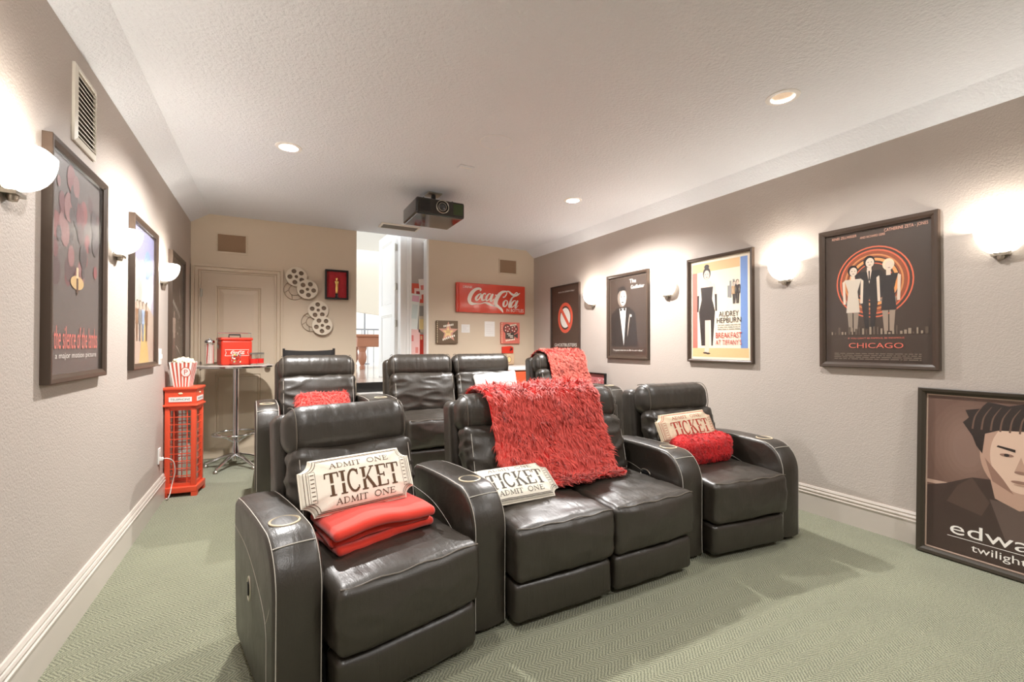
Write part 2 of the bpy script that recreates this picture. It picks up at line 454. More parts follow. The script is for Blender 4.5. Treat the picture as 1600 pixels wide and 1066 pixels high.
# ---------------------------------------------------------------- entry: steps, landing, loft beyond
LZ = 0.76
M_loftfloor = mat('glossy_wood_floor', rgb(205, 196, 186), 0.12, bump=(8, 0.05, 2, 0.003))
M_darkedge = mat('dark_stained_nosing', rgb(38, 36, 34), 0.25)
M_cream = mat('cream_loft_wall', rgb(236, 226, 208), 0.6)
slab('floor_loft', [((-3.0, YB + 0.02, LZ - 0.2), (6.0, 14.0, LZ - 0.001))], M_loftfloor, 'pale glossy floor of the room beyond the doorway')
mb = MB(); mb.box((OX0, YB - 0.03, LZ - .12), (OX1, YB + .02, LZ), M_darkedge); struct(mb.build('trim_3', smooth=0), 'dark nosing at the edge of the raised landing')
st = bpy.data.objects.new('entry_steps', None); C.objects.link(st); st.location = (OX0 + (OX1 - OX0) / 2, 5.3, 0); struct(st, 'steps up to the doorway behind the rear seats')
for i, (y0, z1) in enumerate(((4.98, .253), (5.26, .507))):
    mb = MB(); mb.box((-.45, y0 - 5.3, 0), (.45, 5.795 - 5.3, z1 - .03), M_white); mb.build('riser', st, smooth=0)
    mb = MB(); mb.box((-.45, y0 - 5.325, z1 - .03), (.45, 5.54 - 5.3 if i else 5.26 - 5.3, z1), M_darkedge); mb.build('tread', st, smooth=0)
mb = MB(); mb.box((-.45, 5.54 - 5.3, .477), (.45, 5.768 - 5.3, .64), M_white); mb.build('riser', st, smooth=0)
# wall stub with the door frame, set behind the back wall
slab('wall_entry', [((1.645, YB + T + .01, LZ), (2.0, YB + T + .13, 2.9)), ((0.2, YB + T + .01, LZ), (0.70, YB + T + .13, 2.9))], M_wall)
cs = MB()
for k, (a, b, d) in enumerate(((1.50, 1.535, .05), (1.535, 1.585, .03), (1.585, 1.625, .04), (1.625, 1.647, .05))):
    cs.box((a, YB + T - .03 + (.05 - d), LZ), (b, YB + T + .13, 2.80), M_white)
struct(cs.build('trim_2', smooth=0), 'white door frame of the entry')
d2 = panel_door('door_2', 0.80, 2.03, [(0.13, 1.02, 0.67, 1.90), (0.13, 0.20, 0.67, 0.88)], M_white)
d2.location = (1.50, YB + T + .13, LZ + .01); d2.rotation_euler = (0, 0, radians(93)); struct(d2, 'white panelled entry door standing open')
for z in (0.25, .75, 1.25, 1.78):
    mb = MB(); mb.tube([(-.006, .03, z - .05), (-.006, .03, z + .05)], .008, M_steel); mb.box((-.002, .0, z - .045), (.001, .04, z + .045), M_steel); mb.build('hinge', d2)
slab('ceiling_loft', [((-3.0, YB + T + .14, 3.4), (6.0, 10.6, 3.5))], M_white)
slab('lit_wall_end', [((OX1 - .012, YB - .006, LZ), (OX1 + .014, YB + T, ZC))], M_white)  # white strip added to paint loft daylight onto the bare wall end
slab('wall_loft', [((-3.0, 13.5, LZ), (6.0, 13.6, 2.2))], M_white)
mb = MB(); mb.add([(-3, 11.0, 2.55), (6, 11.0, 1.55), (6, 11.0, 6), (-3, 11.0, 6), (-3, 11.2, 2.55), (6, 11.2, 1.55), (6, 11.2, 6), (-3, 11.2, 6)], [(0, 1, 2, 3), (4, 7, 6, 5), (0, 4, 5, 1), (1, 5, 6, 2), (2, 6, 7, 3), (3, 7, 4, 0)], M_cream)
struct(mb.build('wall_loft_upper', smooth=0), 'cream wall with a slanting lower edge beyond the doorway')

# ================================================================== lamps
M_bulb = emission('lamp_face', (1, .96, .9, 1), 30.0)
M_bulb_dim = emission('dimmed_lamp_face', (1, .97, .93, 1), 1.2)
M_baffle = mat('can_baffle', rgb(176, 160, 142), 0.45)
def can_light(x, y, label, power):
    t = thing('recessed_ceiling_light', label, 'ceiling light', (x, y, ZC), group='recessed ceiling lights')
    mb = MB(); mb.lathe([(.060, .0), (.060, -.004), (.066, -.007), (.086, -.004), (.088, 0.0)], M_white, 32); mb.build('trim_ring', t)
    mb = MB(); mb.lathe([(.0605, -.001), (.057, .04), (.055, .090), (.0, .091)], M_baffle, 32); mb.build('baffle', t)
    mb = MB()
    mb.lathe([(0, .040), (.03, .041), (.042, .050), (.044, .062), (.03, .080)], M_bulb if power > 100 else M_bulb_dim, 24); mb.build('bulb', t)
    l = bpy.data.lights.new('can_lamp', 'SPOT'); l.energy = power; l.spot_size = radians(150); l.spot_blend = 0.6; l.shadow_soft_size = 0.045; l.color = (1, .98, .96)
    lo = bpy.data.objects.new('can_lamp', l); C.objects.link(lo); lo.parent = t; lo.location = (0, 0, 0.012)
    return t
can_light(*CANS[0], 'glowing round recessed ceiling light nearest the left wall', CAN_BACK)
can_light(*CANS[1], 'glowing round recessed ceiling light over the rear right seat', CAN_BACK)
can_light(*CANS[2], 'recessed ceiling light showing its tan baffle above the right wall posters', CAN_FRONT)
can_light(*CANS[3], 'recessed ceiling light above the front left recliner', CAN_FRONT)
can_light(*CANS[4], 'recessed ceiling light near the left wall at the screen end', CAN_SCREEN)
can_light(*CANS[5], 'recessed ceiling light near the right wall at the screen end', CAN_SCREEN)

M_shade = emission('lit_frosted_glass', (1, .93, .82, 1), SCONCE_E)
def sconce(x, y, rz, label):
    """local: wall plane y=0, room towards -y"""
    t = thing('wall_sconce', label, 'wall lamp', (x, y, 1.80), rz, 'bowl sconces between the posters')
    mb = MB(); vs = []; fs = []; n, k = 24, 8
    W, D, H = .098, .112, .130
    for j in range(k + 1):
        p = pi / 2 * j / k; z = .055 - H * sin(p); s = cos(p) ** 0.75 if j < k else 0.12
        for i in range(n + 1):
            a = pi * i / n
            ca = cos(a); vs.append((-W * s * math.copysign(abs(ca) ** .5, ca), -.004 - D * s * abs(sin(a)) ** 0.5, z))
    m1 = n + 1
    for j in range(k):
        for i in range(n): fs.append((j * m1 + i, j * m1 + i + 1, (j + 1) * m1 + i + 1, (j + 1) * m1 + i))
    mb.add(vs, fs, M_shade); mb.build('glass_shade', t, smooth=60)
    mb = MB(); mb.box((-.035, -.04, -.094), (.035, 0, -.082), M_steel); mb.lathe([(0, -.115), (.012, -.112), (.016, -.10), (.014, -.085)], M_steel, 12, Matrix.Translation((0, -.02, 0))); mb.build('bracket', t)
    mb = MB(); mb.rbox((0, -.003, -.01), (.07, .006, .13), .0025, M_steel); mb.build('wall_plate', t)
    l = bpy.data.lights.new('sconce_lamp', 'POINT'); l.energy = SCONCE_W; l.shadow_soft_size = 0.02; l.color = (1, .94, .85)
    lo = bpy.data.objects.new('sconce_lamp', l); C.objects.link(lo); lo.parent = t; lo.location = (0, -.075, .040)
SY = [4.375, 3.20, 2.04, 0.88]
sconce(XR, SY[0], -90, 'lit bowl sconce nearest the back wall on the right wall')
sconce(XR, SY[1], -90, 'lit bowl sconce between the tuxedo poster and the cream poster')
sconce(XR, SY[2], -90, 'lit bowl sconce between the cream poster and the neon ring poster')
sconce(XR, SY[3], -90, 'lit bowl sconce above the portrait poster standing on the floor')
sconce(XL, SY[2], 90, 'lit bowl sconce on the left wall nearest the viewer')
sconce(XL, SY[1], 90, 'lit bowl sconce between the first two posters on the left wall')
sconce(XL, SY[0], 90, 'lit bowl sconce on the left wall nearest the closet door')
sconce(XL, SY[3], 90, 'lit bowl sconce on the left wall beside the screen end')
sconce(XR, -0.28, -90, 'lit bowl sconce on the right wall at the screen end')

# ================================================================== theatre seating
def wrinkles(amp, fx, fy, fz, seed, mask=None):
    off = Vector((seed * 3.7, seed * 1.3, seed * 2.1))
    def fn(q, n):
        p = Vector((q.x * fx, q.y * fy, q.z * fz)) + off
        a = noise.noise(p) + 0.5 * noise.noise(p * 2.1)
        r = 1 - abs(noise.noise(p * 1.4 + Vector((9, 3, 5))))
        d = amp * (0.6 * a + 0.9 * (r ** 4 - 0.4))
        if mask: d *= mask(q)
        return q + n * d
    return fn

def arm_outline():
    P = []
    for z in (0.0, .1, .2, .3, .40): P.append((0.004 * (1 - z / .4), .03 + z))
    for i in range(1, 11):
        a = pi - (pi / 2) * i / 10
        P.append((.15 + .15 * cos(a), .43 + .172 * sin(a)))
    P += [(.28, .606), (.42, .604), (.56, .597), (.64, .588), (.675, .565), (.685, .52), (.68, .35), (.66, .16), (.64, .05), (.60, .03)]
    return P
ARM = arm_outline()

def make_arm(parent, lx, ly, rot, wd, seed, latch=None):
    Mt = Matrix.Translation((lx, ly, 0)) @ Matrix.Rotation(radians(rot), 4, 'Z')
    n = len(ARM); r = 0.022
    nor = []
    for i in range(n):
        a = Vector(ARM[i - 1]); b = Vector(ARM[(i + 1) % n]); t = (b - a).normalized(); nor.append(Vector((-t.y, t.x)))
    cen = Vector((.34, .3))
    nor = [v if (Vector(ARM[i]) - cen).dot(v) > 0 else -v for i, v in enumerate(nor)]
    rings = []
    for s in (-1, 1):
        seq = [0, 20, 45, 70, 90] if s > 0 else [90, 70, 45, 20, 0]
        for deg in seq: rings.append((s * (wd / 2 - r + r * sin(radians(deg))), r * (1 - cos(radians(deg)))))
    # dense crown across the top of the strip
    mb = MB(); vs = []; fs = []
    xs = rings[:5] + [(-wd * .25, -.004), (0, -.006), (wd * .25, -.004)] + rings[5:]
    for x, ins in xs:
        for i in range(n):
            p = Vector(ARM[i]) - nor[i] * ins; vs.append((x, p.x, p.y))
    for j in range(len(xs) - 1):
        for i in range(n): fs.append((j * n + i, j * n + (i + 1) % n, (j + 1) * n + (i + 1) % n, (j + 1) * n + i))
    fs.append(tuple(range(n))); fs.append(tuple(reversed(range((len(xs) - 1) * n, len(xs) * n))))
    mb.add(vs, fs, M_leather, Mt)
    arm = mb.build('armrest', parent, smooth=50)
    # cup hole
    cy, cr = .19, .043
    cut = MB(); cut.lathe([(0, .53), (cr, .53), (cr, .66), (0, .66)], M_leather, 32, Mt @ Matrix.Translation((0, cy, 0))); co = cut.build('cut')
    bo = arm.modifiers.new('b', 'BOOLEAN'); bo.object = co; bo.solver = 'EXACT'; bo.operation = 'DIFFERENCE'
    dg = bpy.context.evaluated_depsgraph_get(); dg.update()
    me = bpy.data.meshes.new_from_object(arm.evaluated_get(dg)); arm.modifiers.clear(); arm.data = me
    bpy.data.objects.remove(co); me.set_sharp_from_angle(angle=radians(50))
    mb = MB(); mb.lathe([(.0, .545), (cr - .002, .545), (cr - .001, .606), (cr + .003, .6115), (cr + .008, .6095), (cr + .008, .606)], M_cup, 36, Mt @ Matrix.Translation((0, cy, 0))); c = mb.build('cup_holder', arm)
    # piping along both edges of the front-and-top strip, the seam over the nose
    top = [i for i in range(0, 20)]
    for s in (-1, 1):
        mb = MB()
        pts = [(s * (wd / 2 - r * .45), ARM[i][0] - 0 + (-nor[i].x * (r * .18 - .0008)), ARM[i][1] - nor[i].y * (r * .18 - .0008)) for i in top]
        mb.tube(pts, .0016, M_thread, 5, M=Mt); mb.build('stitching', arm)
    mb = MB(); k = 10
    pts = [(x, ARM[k][0] + nor[k].x * (.0072 * (1 - (2 * x / wd) ** 2)), ARM[k][1] + nor[k].y * (.0072 * (1 - (2 * x / wd) ** 2)) - .5 * 0.0) for x in [(-wd / 2 + r * .5) + (wd - r) * i / 10 for i in range(11)]]
    mb.tube(pts, .0022, M_thread, 5, M=Mt); mb.build('stitching', arm)
    for s in (-1, 1):       # curved seam on the flank
        pts = smooth_pts([(s * (wd / 2 + .0004), .67, .47), (s * (wd / 2 + .0004), .42, .46), (s * (wd / 2 + .0004), .22, .40), (s * (wd / 2 + .0004), .10, .32), (s * (wd / 2 + .0004), .085, .18), (s * (wd / 2 + .0004), .085, .04)], 6)
        mb = MB(); mb.tube(pts, .0012, M_thread, 5, M=Mt); mb.build('stitching', arm); mb = MB()
        pts = smooth_pts([(s * (wd / 2 + .0004), .10, .32), (s * (wd / 2), .06, .37), (s * (wd / 2 - .004), .022, .46)], 5)
        mb.tube(pts, .0012, M_thread, 5, M=Mt); mb.build('stitching', arm)
    for yy in (.07, .56):
        mb = MB(); mb.rbox((0, yy, .018), (wd * .7, .07, .036), .004, M_darkedge, Mt); mb.build('foot', parent)
    if latch:
        s, yy, zz, vert = latch
        Lm = Mt @ Matrix.Translation((s * (wd / 2), yy, zz)) @ Matrix.Rotation(radians(90), 4, 'Y') @ Matrix.Rotation(radians(0 if vert else 90), 4, 'Z')
        mb = MB()
        ov = [(.042 * cos(a) * (1), .024 * sin(a), 0) for a in [2 * pi * i / 28 for i in range(28)]]
        mb.tube(ov, .004, M_steel, 6, closed=True, M=Lm)
        mb.add([(p[0] * .95, p[1] * .95, .001 * s) for p in ov], [tuple(range(28))], M_black, Lm)
        mb.rbox((0, 0, .004 * s), (.045, .018, .006), .0025, M_black, Lm)
        mb.build('recline_latch', arm)
    return arm
M_cup = mat('cup_liner', rgb(204, 188, 160), 0.35, 0.0)

def seat_unit(parent, cx, wd, seed):
    """one seat: cushion with waterfall front, footrest, back cushion, headrest"""
    def top_puff(q):
        u = 2 * q.x / wd; v = (q.y - 0) / .30
        return max(0, 1 - u * u) * max(0, 1 - v * v)
    w1 = wrinkles(.0065, 5, 8, 7, seed)
    def seatfn(q, n):
        q = w1(q, n)
        if n.z > .5: q.z += .022 * top_puff(q)
        if n.y < -.5:
            u = 2 * q.x / wd; v = q.z / .12; q.y -= .022 * max(0, 1 - u * u) * max(0, 1 - v * v)
        return q
    mb = MB(); mb.rbox((cx, .30, .325), (wd, .60, .235), .035, M_leather, None, 4, (24, 24, 12), seatfn); s = mb.build('seat_cushion', parent, smooth=60)
    mb = MB(); pts = [(cx - wd / 2 + .012 + (wd - .024) * i / 16, .010 + .010 * ((2 * i / 16 - 1) ** 4) * .5 - .004 * (1 - (i / 8 - 1) ** 2), .4365 + .004 * sin(i * 1.3 + seed)) for i in range(17)]
    mb.tube(pts, .0028, M_piping, 6); mb.build('piping', s)
    w2 = wrinkles(.004, 9, 9, 4, seed + 5)
    def footfn(q, n):
        q = w2(q, n)
        if n.y < -.5:
            u = 2 * q.x / wd; v = q.z / .09; q.y -= .012 * max(0, 1 - u * u) * max(0, 1 - v * v)
        return q
    mb = MB(); mb.rbox((cx, .085, .115), (wd - .012, .13, .175), .03, M_leather, None, 3, (16, 3, 8), footfn); mb.build('footrest', parent, smooth=60)
    Bm = Matrix.Translation((cx, .605, .585)) @ Matrix.Rotation(radians(-13), 4, 'X')
    w3 = wrinkles(.013, 4.5, 6, 9, seed + 11)
    def backfn(q, n):
        q = w3(q, n)
        if n.y < -.5:
            u = 2 * q.x / wd; v = q.z / .19; q.y -= .030 * max(0, 1 - u * u) * max(0, 1 - v * v)
        return q
    mb = MB(); mb.rbox((0, 0, 0), (wd - .01, .15, .38), .05, M_leather, Bm, 4, (36, 3, 26), backfn); b = mb.build('back_cushion', parent, smooth=70)
    for sx in (-1, 1):
        mb = MB(); mb.tube([(sx * (wd / 2 - .035), -.078 - .004 * sin(i * .4), -.15 + .30 * i / 10) for i in range(11)], .0016, M_thread, 5, M=Bm); mb.build('stitching', b)
    w4 = wrinkles(.0022, 16, 3, 3, seed + 17)
    Hm = Matrix.Translation((cx, .700, .835)) @ Matrix.Rotation(radians(-8), 4, 'X')
    mb = MB(); mb.rbox((0, 0, 0), (wd + .005, .20, .225), .088, M_leather, Hm, 6, (40, 2, 3), w4); h = mb.build('headrest', parent, smooth=70)
    for sx in (-1, 1):
        pts = []
        for i in range(25):
            a = pi * .40 + pi * 1.15 * i / 24
            # rounded rectangle cross-section slightly inside the end
            cx_, cz_ = cos(a), sin(a); e = 2.6
            rr = (abs(cx_ / .098) ** e + abs(cz_ / .1105) ** e) ** (-1 / e)
            pts.append((sx * (wd / 2 - .034), rr * cx_ * .99, rr * cz_ * .99))
        mb = MB(); mb.tube(pts, .0028, M_piping, 5, M=Hm); mb.build('piping', h)
M_piping = mat('leather_piping', rgb(96, 88, 78), 0.45)

def seating(name, label, loc, rz, seats, wd, arms, seed, group):
    t = thing(name, label, 'recliner', loc, rz, group)
    tot = seats * wd + (seats - 1) * .008
    for i in range(seats):
        seat_unit(t, -tot / 2 + wd / 2 + i * (wd + .008), wd, seed + i * 31)
    # back shell and base
    Sm = Matrix.Translation((0, .79, .50)) @ Matrix.Rotation(radians(-6), 4, 'X')
    mb = MB(); mb.rbox((0, 0, 0), (tot + .03, .15, .80), .045, M_leather, Sm, 4, (8, 2, 8), wrinkles(.002, 6, 6, 6, seed)); mb.build('back_shell', t, smooth=60)
    mb = MB(); mb.box((-tot / 2 + .02, .16, .045), (tot / 2 - .02, .74, .215), M_fabric_black); mb.build('base', t, smooth=0)
    for x in (-tot / 2 + .08, tot / 2 - .08):
        for y in (.2, .70):
            mb = MB(); mb.rbox((x, y, .023), (.07, .07, .046), .004, M_darkedge); mb.build('foot', t)
    for k, a in enumerate(arms): make_arm(t, *a[:4], seed + 50 + k, a[4] if len(a) > 4 else None)
    return t
GF, GR = 'front row recliners', 'rear row recliners'
FL = seating('recliner', 'dark leather recliner nearest the viewer with a cream ticket pillow on red fleece', (.465, 1.57, 0), 12, 1, .565, [(-.372, .085, 0, .155, (-1, .36, .33, True)), (.386, .078, -6, .165)], 3, GF)
FM = seating('double_recliner', 'dark leather two-seat recliner draped with a long red fur throw', (1.458, 1.655, 0), 0, 2, .545, [], 8, GF)
FR = seating('recliner', 'dark leather recliner beside the right wall with a red lettered ticket pillow', (2.478, 1.640, 0), -7, 1, .575, [(-.380, .075, 3.5, .165, (-1, .30, .43, False)), (.388, .06, 0, .155)], 14, GF)
RL = seating('recliner', 'rear row dark leather recliner in front of the closet door with a red fur cushion', (.37, 3.46, .19), 2, 1, .60, [(-.385, .08, 0, .155), (.43, .08, 0, .24)], 21, GR)
RM = seating('double_recliner', 'rear row dark leather two-seat recliner in front of the open doorway', (1.555, 3.46, .19), 0, 2, .61, [], 27, GR)
RR = seating('recliner', 'rear row dark leather recliner at the right with a red fur throw over its headrest', (2.765, 3.46, .19), -3, 1, .595, [(-.43, .08, 0, .24), (.385, .08, 0, .155)], 33, GR)

# ================================================================== soft things on the seats
M_fur = mat('red_fur', rgb(240, 76, 64), 0.7, sheen=0.5, var=(90.0, 0.5))
M_furbase = mat('red_fur_backing', rgb(214, 40, 36), 0.9)
M_fleece = mat('red_fleece', rgb(226, 58, 40), 0.9, sheen=0.4, bump=(300, 0.3, 2, 0.003))
def fur(name, parent, samples, length, m=M_fur, width=.0022, seed=1, flow=Vector((0, 0, -1)), lift=0.6, wave=1.0):
    """samples: list of (point, normal). Bent three-segment blades, combed in drifting directions"""
    rnd = random.Random(seed); vs = []; fs = []
    for p, n in samples:
        q = p * 9
        sw = Vector((noise.noise(q), noise.noise(q + Vector((5, 5, 5))), noise.noise(q + Vector((11, 2, 7))))) * 0.75 * wave
        c = p * 55
        sw += Vector((noise.noise(c), noise.noise(c + Vector((3, 8, 1))), noise.noise(c + Vector((7, 1, 9))))) * 1.15
        d = n * (lift + rnd.uniform(-.1, .25)) + flow * .75 + sw * .8 + Vector((rnd.uniform(-1, 1), rnd.uniform(-1, 1), rnd.uniform(-1, 1))) * .28
        d.normalize()
        # tips droop
        d2 = (d + flow * .5 - n * .15); d2.normalize()
        if d2.dot(n) < .05: d2 = (d2 + n * (.08 - d2.dot(n))).normalized()
        L = length * rnd.uniform(.6, 1.15)
        s = d.cross(n)
        if s.length < 1e-3: s = Vector((1, 0, 0))
        s = s.normalized() * width * rnd.uniform(.7, 1.3)
        o = len(vs); a = p + d * L * .5; b = a + d2 * L * .5
        vs += [p - s, p + s, a - s * .8, a + s * .8, b]
        fs += [(o, o + 1, o + 3, o + 2), (o + 2, o + 3, o + 4)]
    mb = MB(); mb.add(vs, fs, m); ob = mb.build(name, parent, smooth=-1)
    ob['kind'] = 'stuff'
    return ob

def sheet(prof, x0f, x1f, n, m, th=.006, wob=0.004, seed=0, M=None):
    """draped cloth along a (y,z) profile; x0f/x1f(t) edges. returns MB and sampler"""
    P = [Vector((0, a, b)) for a, b in [(p[0], p[1]) for p in smooth_pts([(a, b) for a, b in prof], 5)]]
    k = len(P); G = []; Nn = []
    for j, p in enumerate(P):
        t = (P[min(j + 1, k - 1)] - P[max(j - 1, 0)]).normalized(); nn = Vector((0, t.z, -t.y))
        f = j / (k - 1); row = []; a, b = x0f(f), x1f(f)
        for i in range(n + 1):
            x = a + (b - a) * i / n
            w_ = wob * (noise.noise(Vector((x * 9, j * .25, seed))) + .4)
            row.append(Vector((x, p.y, p.z)) + nn * w_)
        G.append(row); Nn.append(nn)
    return G, Nn
def sheet_mesh(G, Nn, m, th):
    mb = MB(); n = len(G[0]); k = len(G); vs = []; fs = []
    for s in (0, 1):
        for j in range(k):
            for i in range(n): vs.append(G[j][i] + Nn[j] * (th * s))
    o = n * k
    for j in range(k - 1):
        for i in range(n - 1):
            a = j * n + i
            fs.append((a, a + n, a + n + 1, a + 1)); fs.append((o + a, o + a + 1, o + a + n + 1, o + a + n))
    rim = [j * n for j in range(k)] + [(k - 1) * n + i for i in range(1, n)] + [j * n + n - 1 for j in range(k - 2, -1, -1)] + [i for i in range(n - 2, 0, -1)]
    for a, b in zip(rim, rim[1:] + rim[:1]): fs.append((a, b, b + o, a + o))
    mb.add(vs, fs, m); return mb
def sheet_samples(G, Nn, count, th, seed):
    rnd = random.Random(seed); n = len(G[0]); k = len(G); out = []
    cum = [0]
    for j in range(k - 1): cum.append(cum[-1] + (G[j + 1][0] - G[j][0]).length)
    for _ in range(count):
        d = rnd.random() * cum[-1]; j = 0
        while j < k - 2 and cum[j + 1] < d: j += 1
        f = (d - cum[j]) / max(1e-6, cum[j + 1] - cum[j]); u = rnd.random() * (n - 1); i = min(int(u), n - 2); g = u - i
        p = (G[j][i] * (1 - g) + G[j][i + 1] * g) * (1 - f) + (G[j + 1][i] * (1 - g) + G[j + 1][i + 1] * g) * f
        nn = (Nn[j] * (1 - f) + Nn[j + 1] * f).normalized()
        out.append((p + nn * th, nn))
    return out

# the long throw over the front double recliner (world = FM local + offset)
prof = [(.925, .70), (.905, .88), (.800, .962), (.70, .972), (.605, .94), (.565, .84), (.535, .72), (.490, .62), (.440, .535), (.400, .492), (.330, .484)]
G, Nn = sheet(prof, lambda f: -.415 + .055 * max(0, f - .3) / .7, lambda f: .335 + .02 * f + (.012 if f > .9 else 0), 22, M_furbase, wob=.006, seed=2)
t = thing('fur_throw', 'long shaggy red fur throw draped over the front two-seat recliner', 'throw', (1.458, 1.655, 0), 0)
sheet_mesh(G, Nn, M_furbase, .008).build('backing', t)
fur('pile', t, sheet_samples(G, Nn, 46000, .007, 5), .056, seed=5, lift=.45, wave=1.2, width=.0030)
# the throw on the rear right headrest
prof = [(.925, .62), (.905, .88), (.80, .962), (.70, .972), (.605, .94), (.565, .84), (.535, .72), (.49, .62), (.45, .56)]
G, Nn = sheet(prof, lambda f: -.235 + .09 * f, lambda f: .262 + .04 * f, 16, M_furbase, wob=.006, seed=9)
t = thing('fur_throw', 'red fur throw hanging over the rear right headrest', 'throw', (2.765, 3.46, .19), -3)
sheet_mesh(G, Nn, M_furbase, .008).build('backing', t)
fur('pile', t, sheet_samples(G, Nn, 22000, .007, 6), .042, m=mat('pale_red_fur', rgb(236, 104, 88), .75, sheen=.5, var=(110, .6)), seed=8, lift=.5, width=.003)

def blob_samples(mb_o, count, seed):
    rnd = random.Random(seed); me = mb_o.data; pol = [p for p in me.polygons]; tot = sum(p.area for p in pol); out = []
    for p in pol:
        c = p.area / tot * count; k = int(c) + (1 if rnd.random() < c - int(c) else 0)
        vs = [me.vertices[i].co for i in p.vertices]
        for _ in range(k):
            a, b = rnd.random(), rnd.random()
            if len(vs) == 4: q = (vs[0] * (1 - a) + vs[1] * a) * (1 - b) + (vs[3] * (1 - a) + vs[2] * a) * b
            else:
                if a + b > 1: a, b = 1 - a, 1 - b
                q = vs[0] + (vs[1] - vs[0]) * a + (vs[2] - vs[0]) * b
            out.append((q.copy(), p.normal.copy()))
    return out
# rolled fuzzy blanket on the right recliner
t = thing('rolled_blanket', 'fuzzy red blanket rolled up on the right recliner seat', 'blanket', (2.478, 1.640, 0), -7)
mb = MB(); mb.rbox((-.035, .375, .545), (.47, .17, .185), .075, M_furbase, None, 5, (12, 2, 2), wrinkles(.01, 6, 6, 6, 3)); b = mb.build('roll', t, smooth=70)
fur('pile', t, blob_samples(b, 16000, 3), .012, m=mat('red_plush', rgb(214, 30, 34), .85, sheen=.4, var=(12, .25)), width=.0022, seed=4, lift=.8, wave=.6)
# fur cushion on the rear left recliner
t = thing('fur_cushion', 'red fur cushion leaning on the rear left recliner back', 'cushion', (.37, 3.46, .19), 2)
Q = Matrix.Translation((.02, .46, .555)) @ Matrix.Rotation(radians(-28), 4, 'X')
mb = MB(); mb.rbox((0, 0, 0), (.40, .10, .20), .048, M_furbase, Q, 4, (8, 2, 6)); b = mb.build('cover', t, smooth=70)
fur('pile', t, blob_samples(b, 6000, 3), .03, seed=14, lift=.7)

# folded fleece on the left recliner
def folded_fleece():
    t = thing('folded_blanket', 'folded red fleece blanket on the nearest recliner seat', 'blanket', (.465, 1.57, 0), 12)
    lay = [(-.01, .345, .472, .42, .24, .036, 4), (-.02, .35, .504, .41, .235, .034, -2), (-.02, .335, .538, .425, .275, .042, 2)]
    for i, (x, y, z, a, b, c, r) in enumerate(lay):
        def fn(q, n, i=i):
            e = noise.noise(Vector((q.x * 7, q.y * 7, i * 4.2)))
            q.z += .010 * e + .008 * sin(q.x * 11 + i) - .10 * max(0, -q.y - .04) ** 1.3 * 1.0 * (i / 2)
            q.y += .012 * noise.noise(Vector((q.x * 12, i * 2.0, 3)))
            return q
        mb = MB(); mb.rbox((0, 0, 0), (a, b, c), c * .48, M_fleece, Matrix.Translation((x, y, z)) @ Matrix.Rotation(radians(r), 4, 'Z'), 4, (26, 14, 1), fn); mb.build('fold', t, smooth=70)
folded_fleece()

# ------------------------------------------------------------------ ticket pillows
def letter_strokes(ch):
    """serif capitals on a 0..w x 0..1 grid: list of (points, width)"""
    st, th = .16, .07
    def serif(x, y, l=.17): return ([(x - l, y), (x + l, y)], th)
    def stem(x, y0=0.03, y1=.97, w=st): return ([(x, y0), (x, y1)], w)
    if ch == 'T': return .74, [stem(.37), serif(.37, .03), ([(.04, .96), (.70, .96)], th), ([(.05, .97), (.04, .76)], th), ([(.69, .97), (.70, .76)], th)]
    if ch == 'I': return .40, [stem(.2), serif(.2, .03), serif(.2, .97)]
    if ch == 'C': return .74, [([(.37 + .30 * cos(radians(a)), .5 + .47 * sin(radians(a))) for a in range(48, 315, 12)], .12), ([(.59, .97), (.58, .72)], th), ([(.60, .12), (.60, .26)], th)]
    if ch == 'K': return .82, [stem(.18), serif(.18, .03), serif(.18, .97), ([(.24, .42), (.66, .95)], th), ([(.36, .56), (.70, .04)], st), serif(.70, .03, .13), serif(.66, .97, .13)]
    if ch == 'E': return .70, [stem(.18), ([(.05, .965), (.62, .965)], th), ([(.05, .035), (.66, .035)], th), ([(.2, .52), (.50, .52)], th), ([(.62, .97), (.62, .78)], th), ([(.66, .03), (.67, .24)], th), ([(.50, .42), (.50, .62)], th)]
    if ch == 'A': return .86, [([(.12, .03), (.42, .97)], th), ([(.42, .97), (.72, .03)], st * .9), ([(.24, .35), (.60, .35)], th), serif(.12, .03, .11), serif(.72, .03, .14)]
    if ch == 'D': return .84, [stem(.18), ([(.05, .965), (.36, .965)] + [(.36 + .36 * sin(radians(a)), .5 + .465 * cos(radians(a))) for a in range(10, 180, 14)] + [(.05, .035)], .08)]
    if ch == 'M': return 1.06, [([(.16, .03), (.18, .97)], th), ([(.18, .97), (.52, .05)], st * .9), ([(.52, .05), (.86, .97)], th), ([(.86, .97), (.88, .03)], st * .9), serif(.16, .03, .13), serif(.88, .03, .15)]
    if ch == 'O': return .86, [([(.42 + .34 * cos(radians(a)), .5 + .47 * sin(radians(a))) for a in range(0, 361, 12)], .11)]
    if ch == 'N': return .90, [([(.16, .03), (.16, .97)], th), ([(.14, .97), (.74, .05)], st * .9), ([(.74, .03), (.74, .97)], th), serif(.16, .03, .13), serif(.74, .97, .13)]
    return .40, []

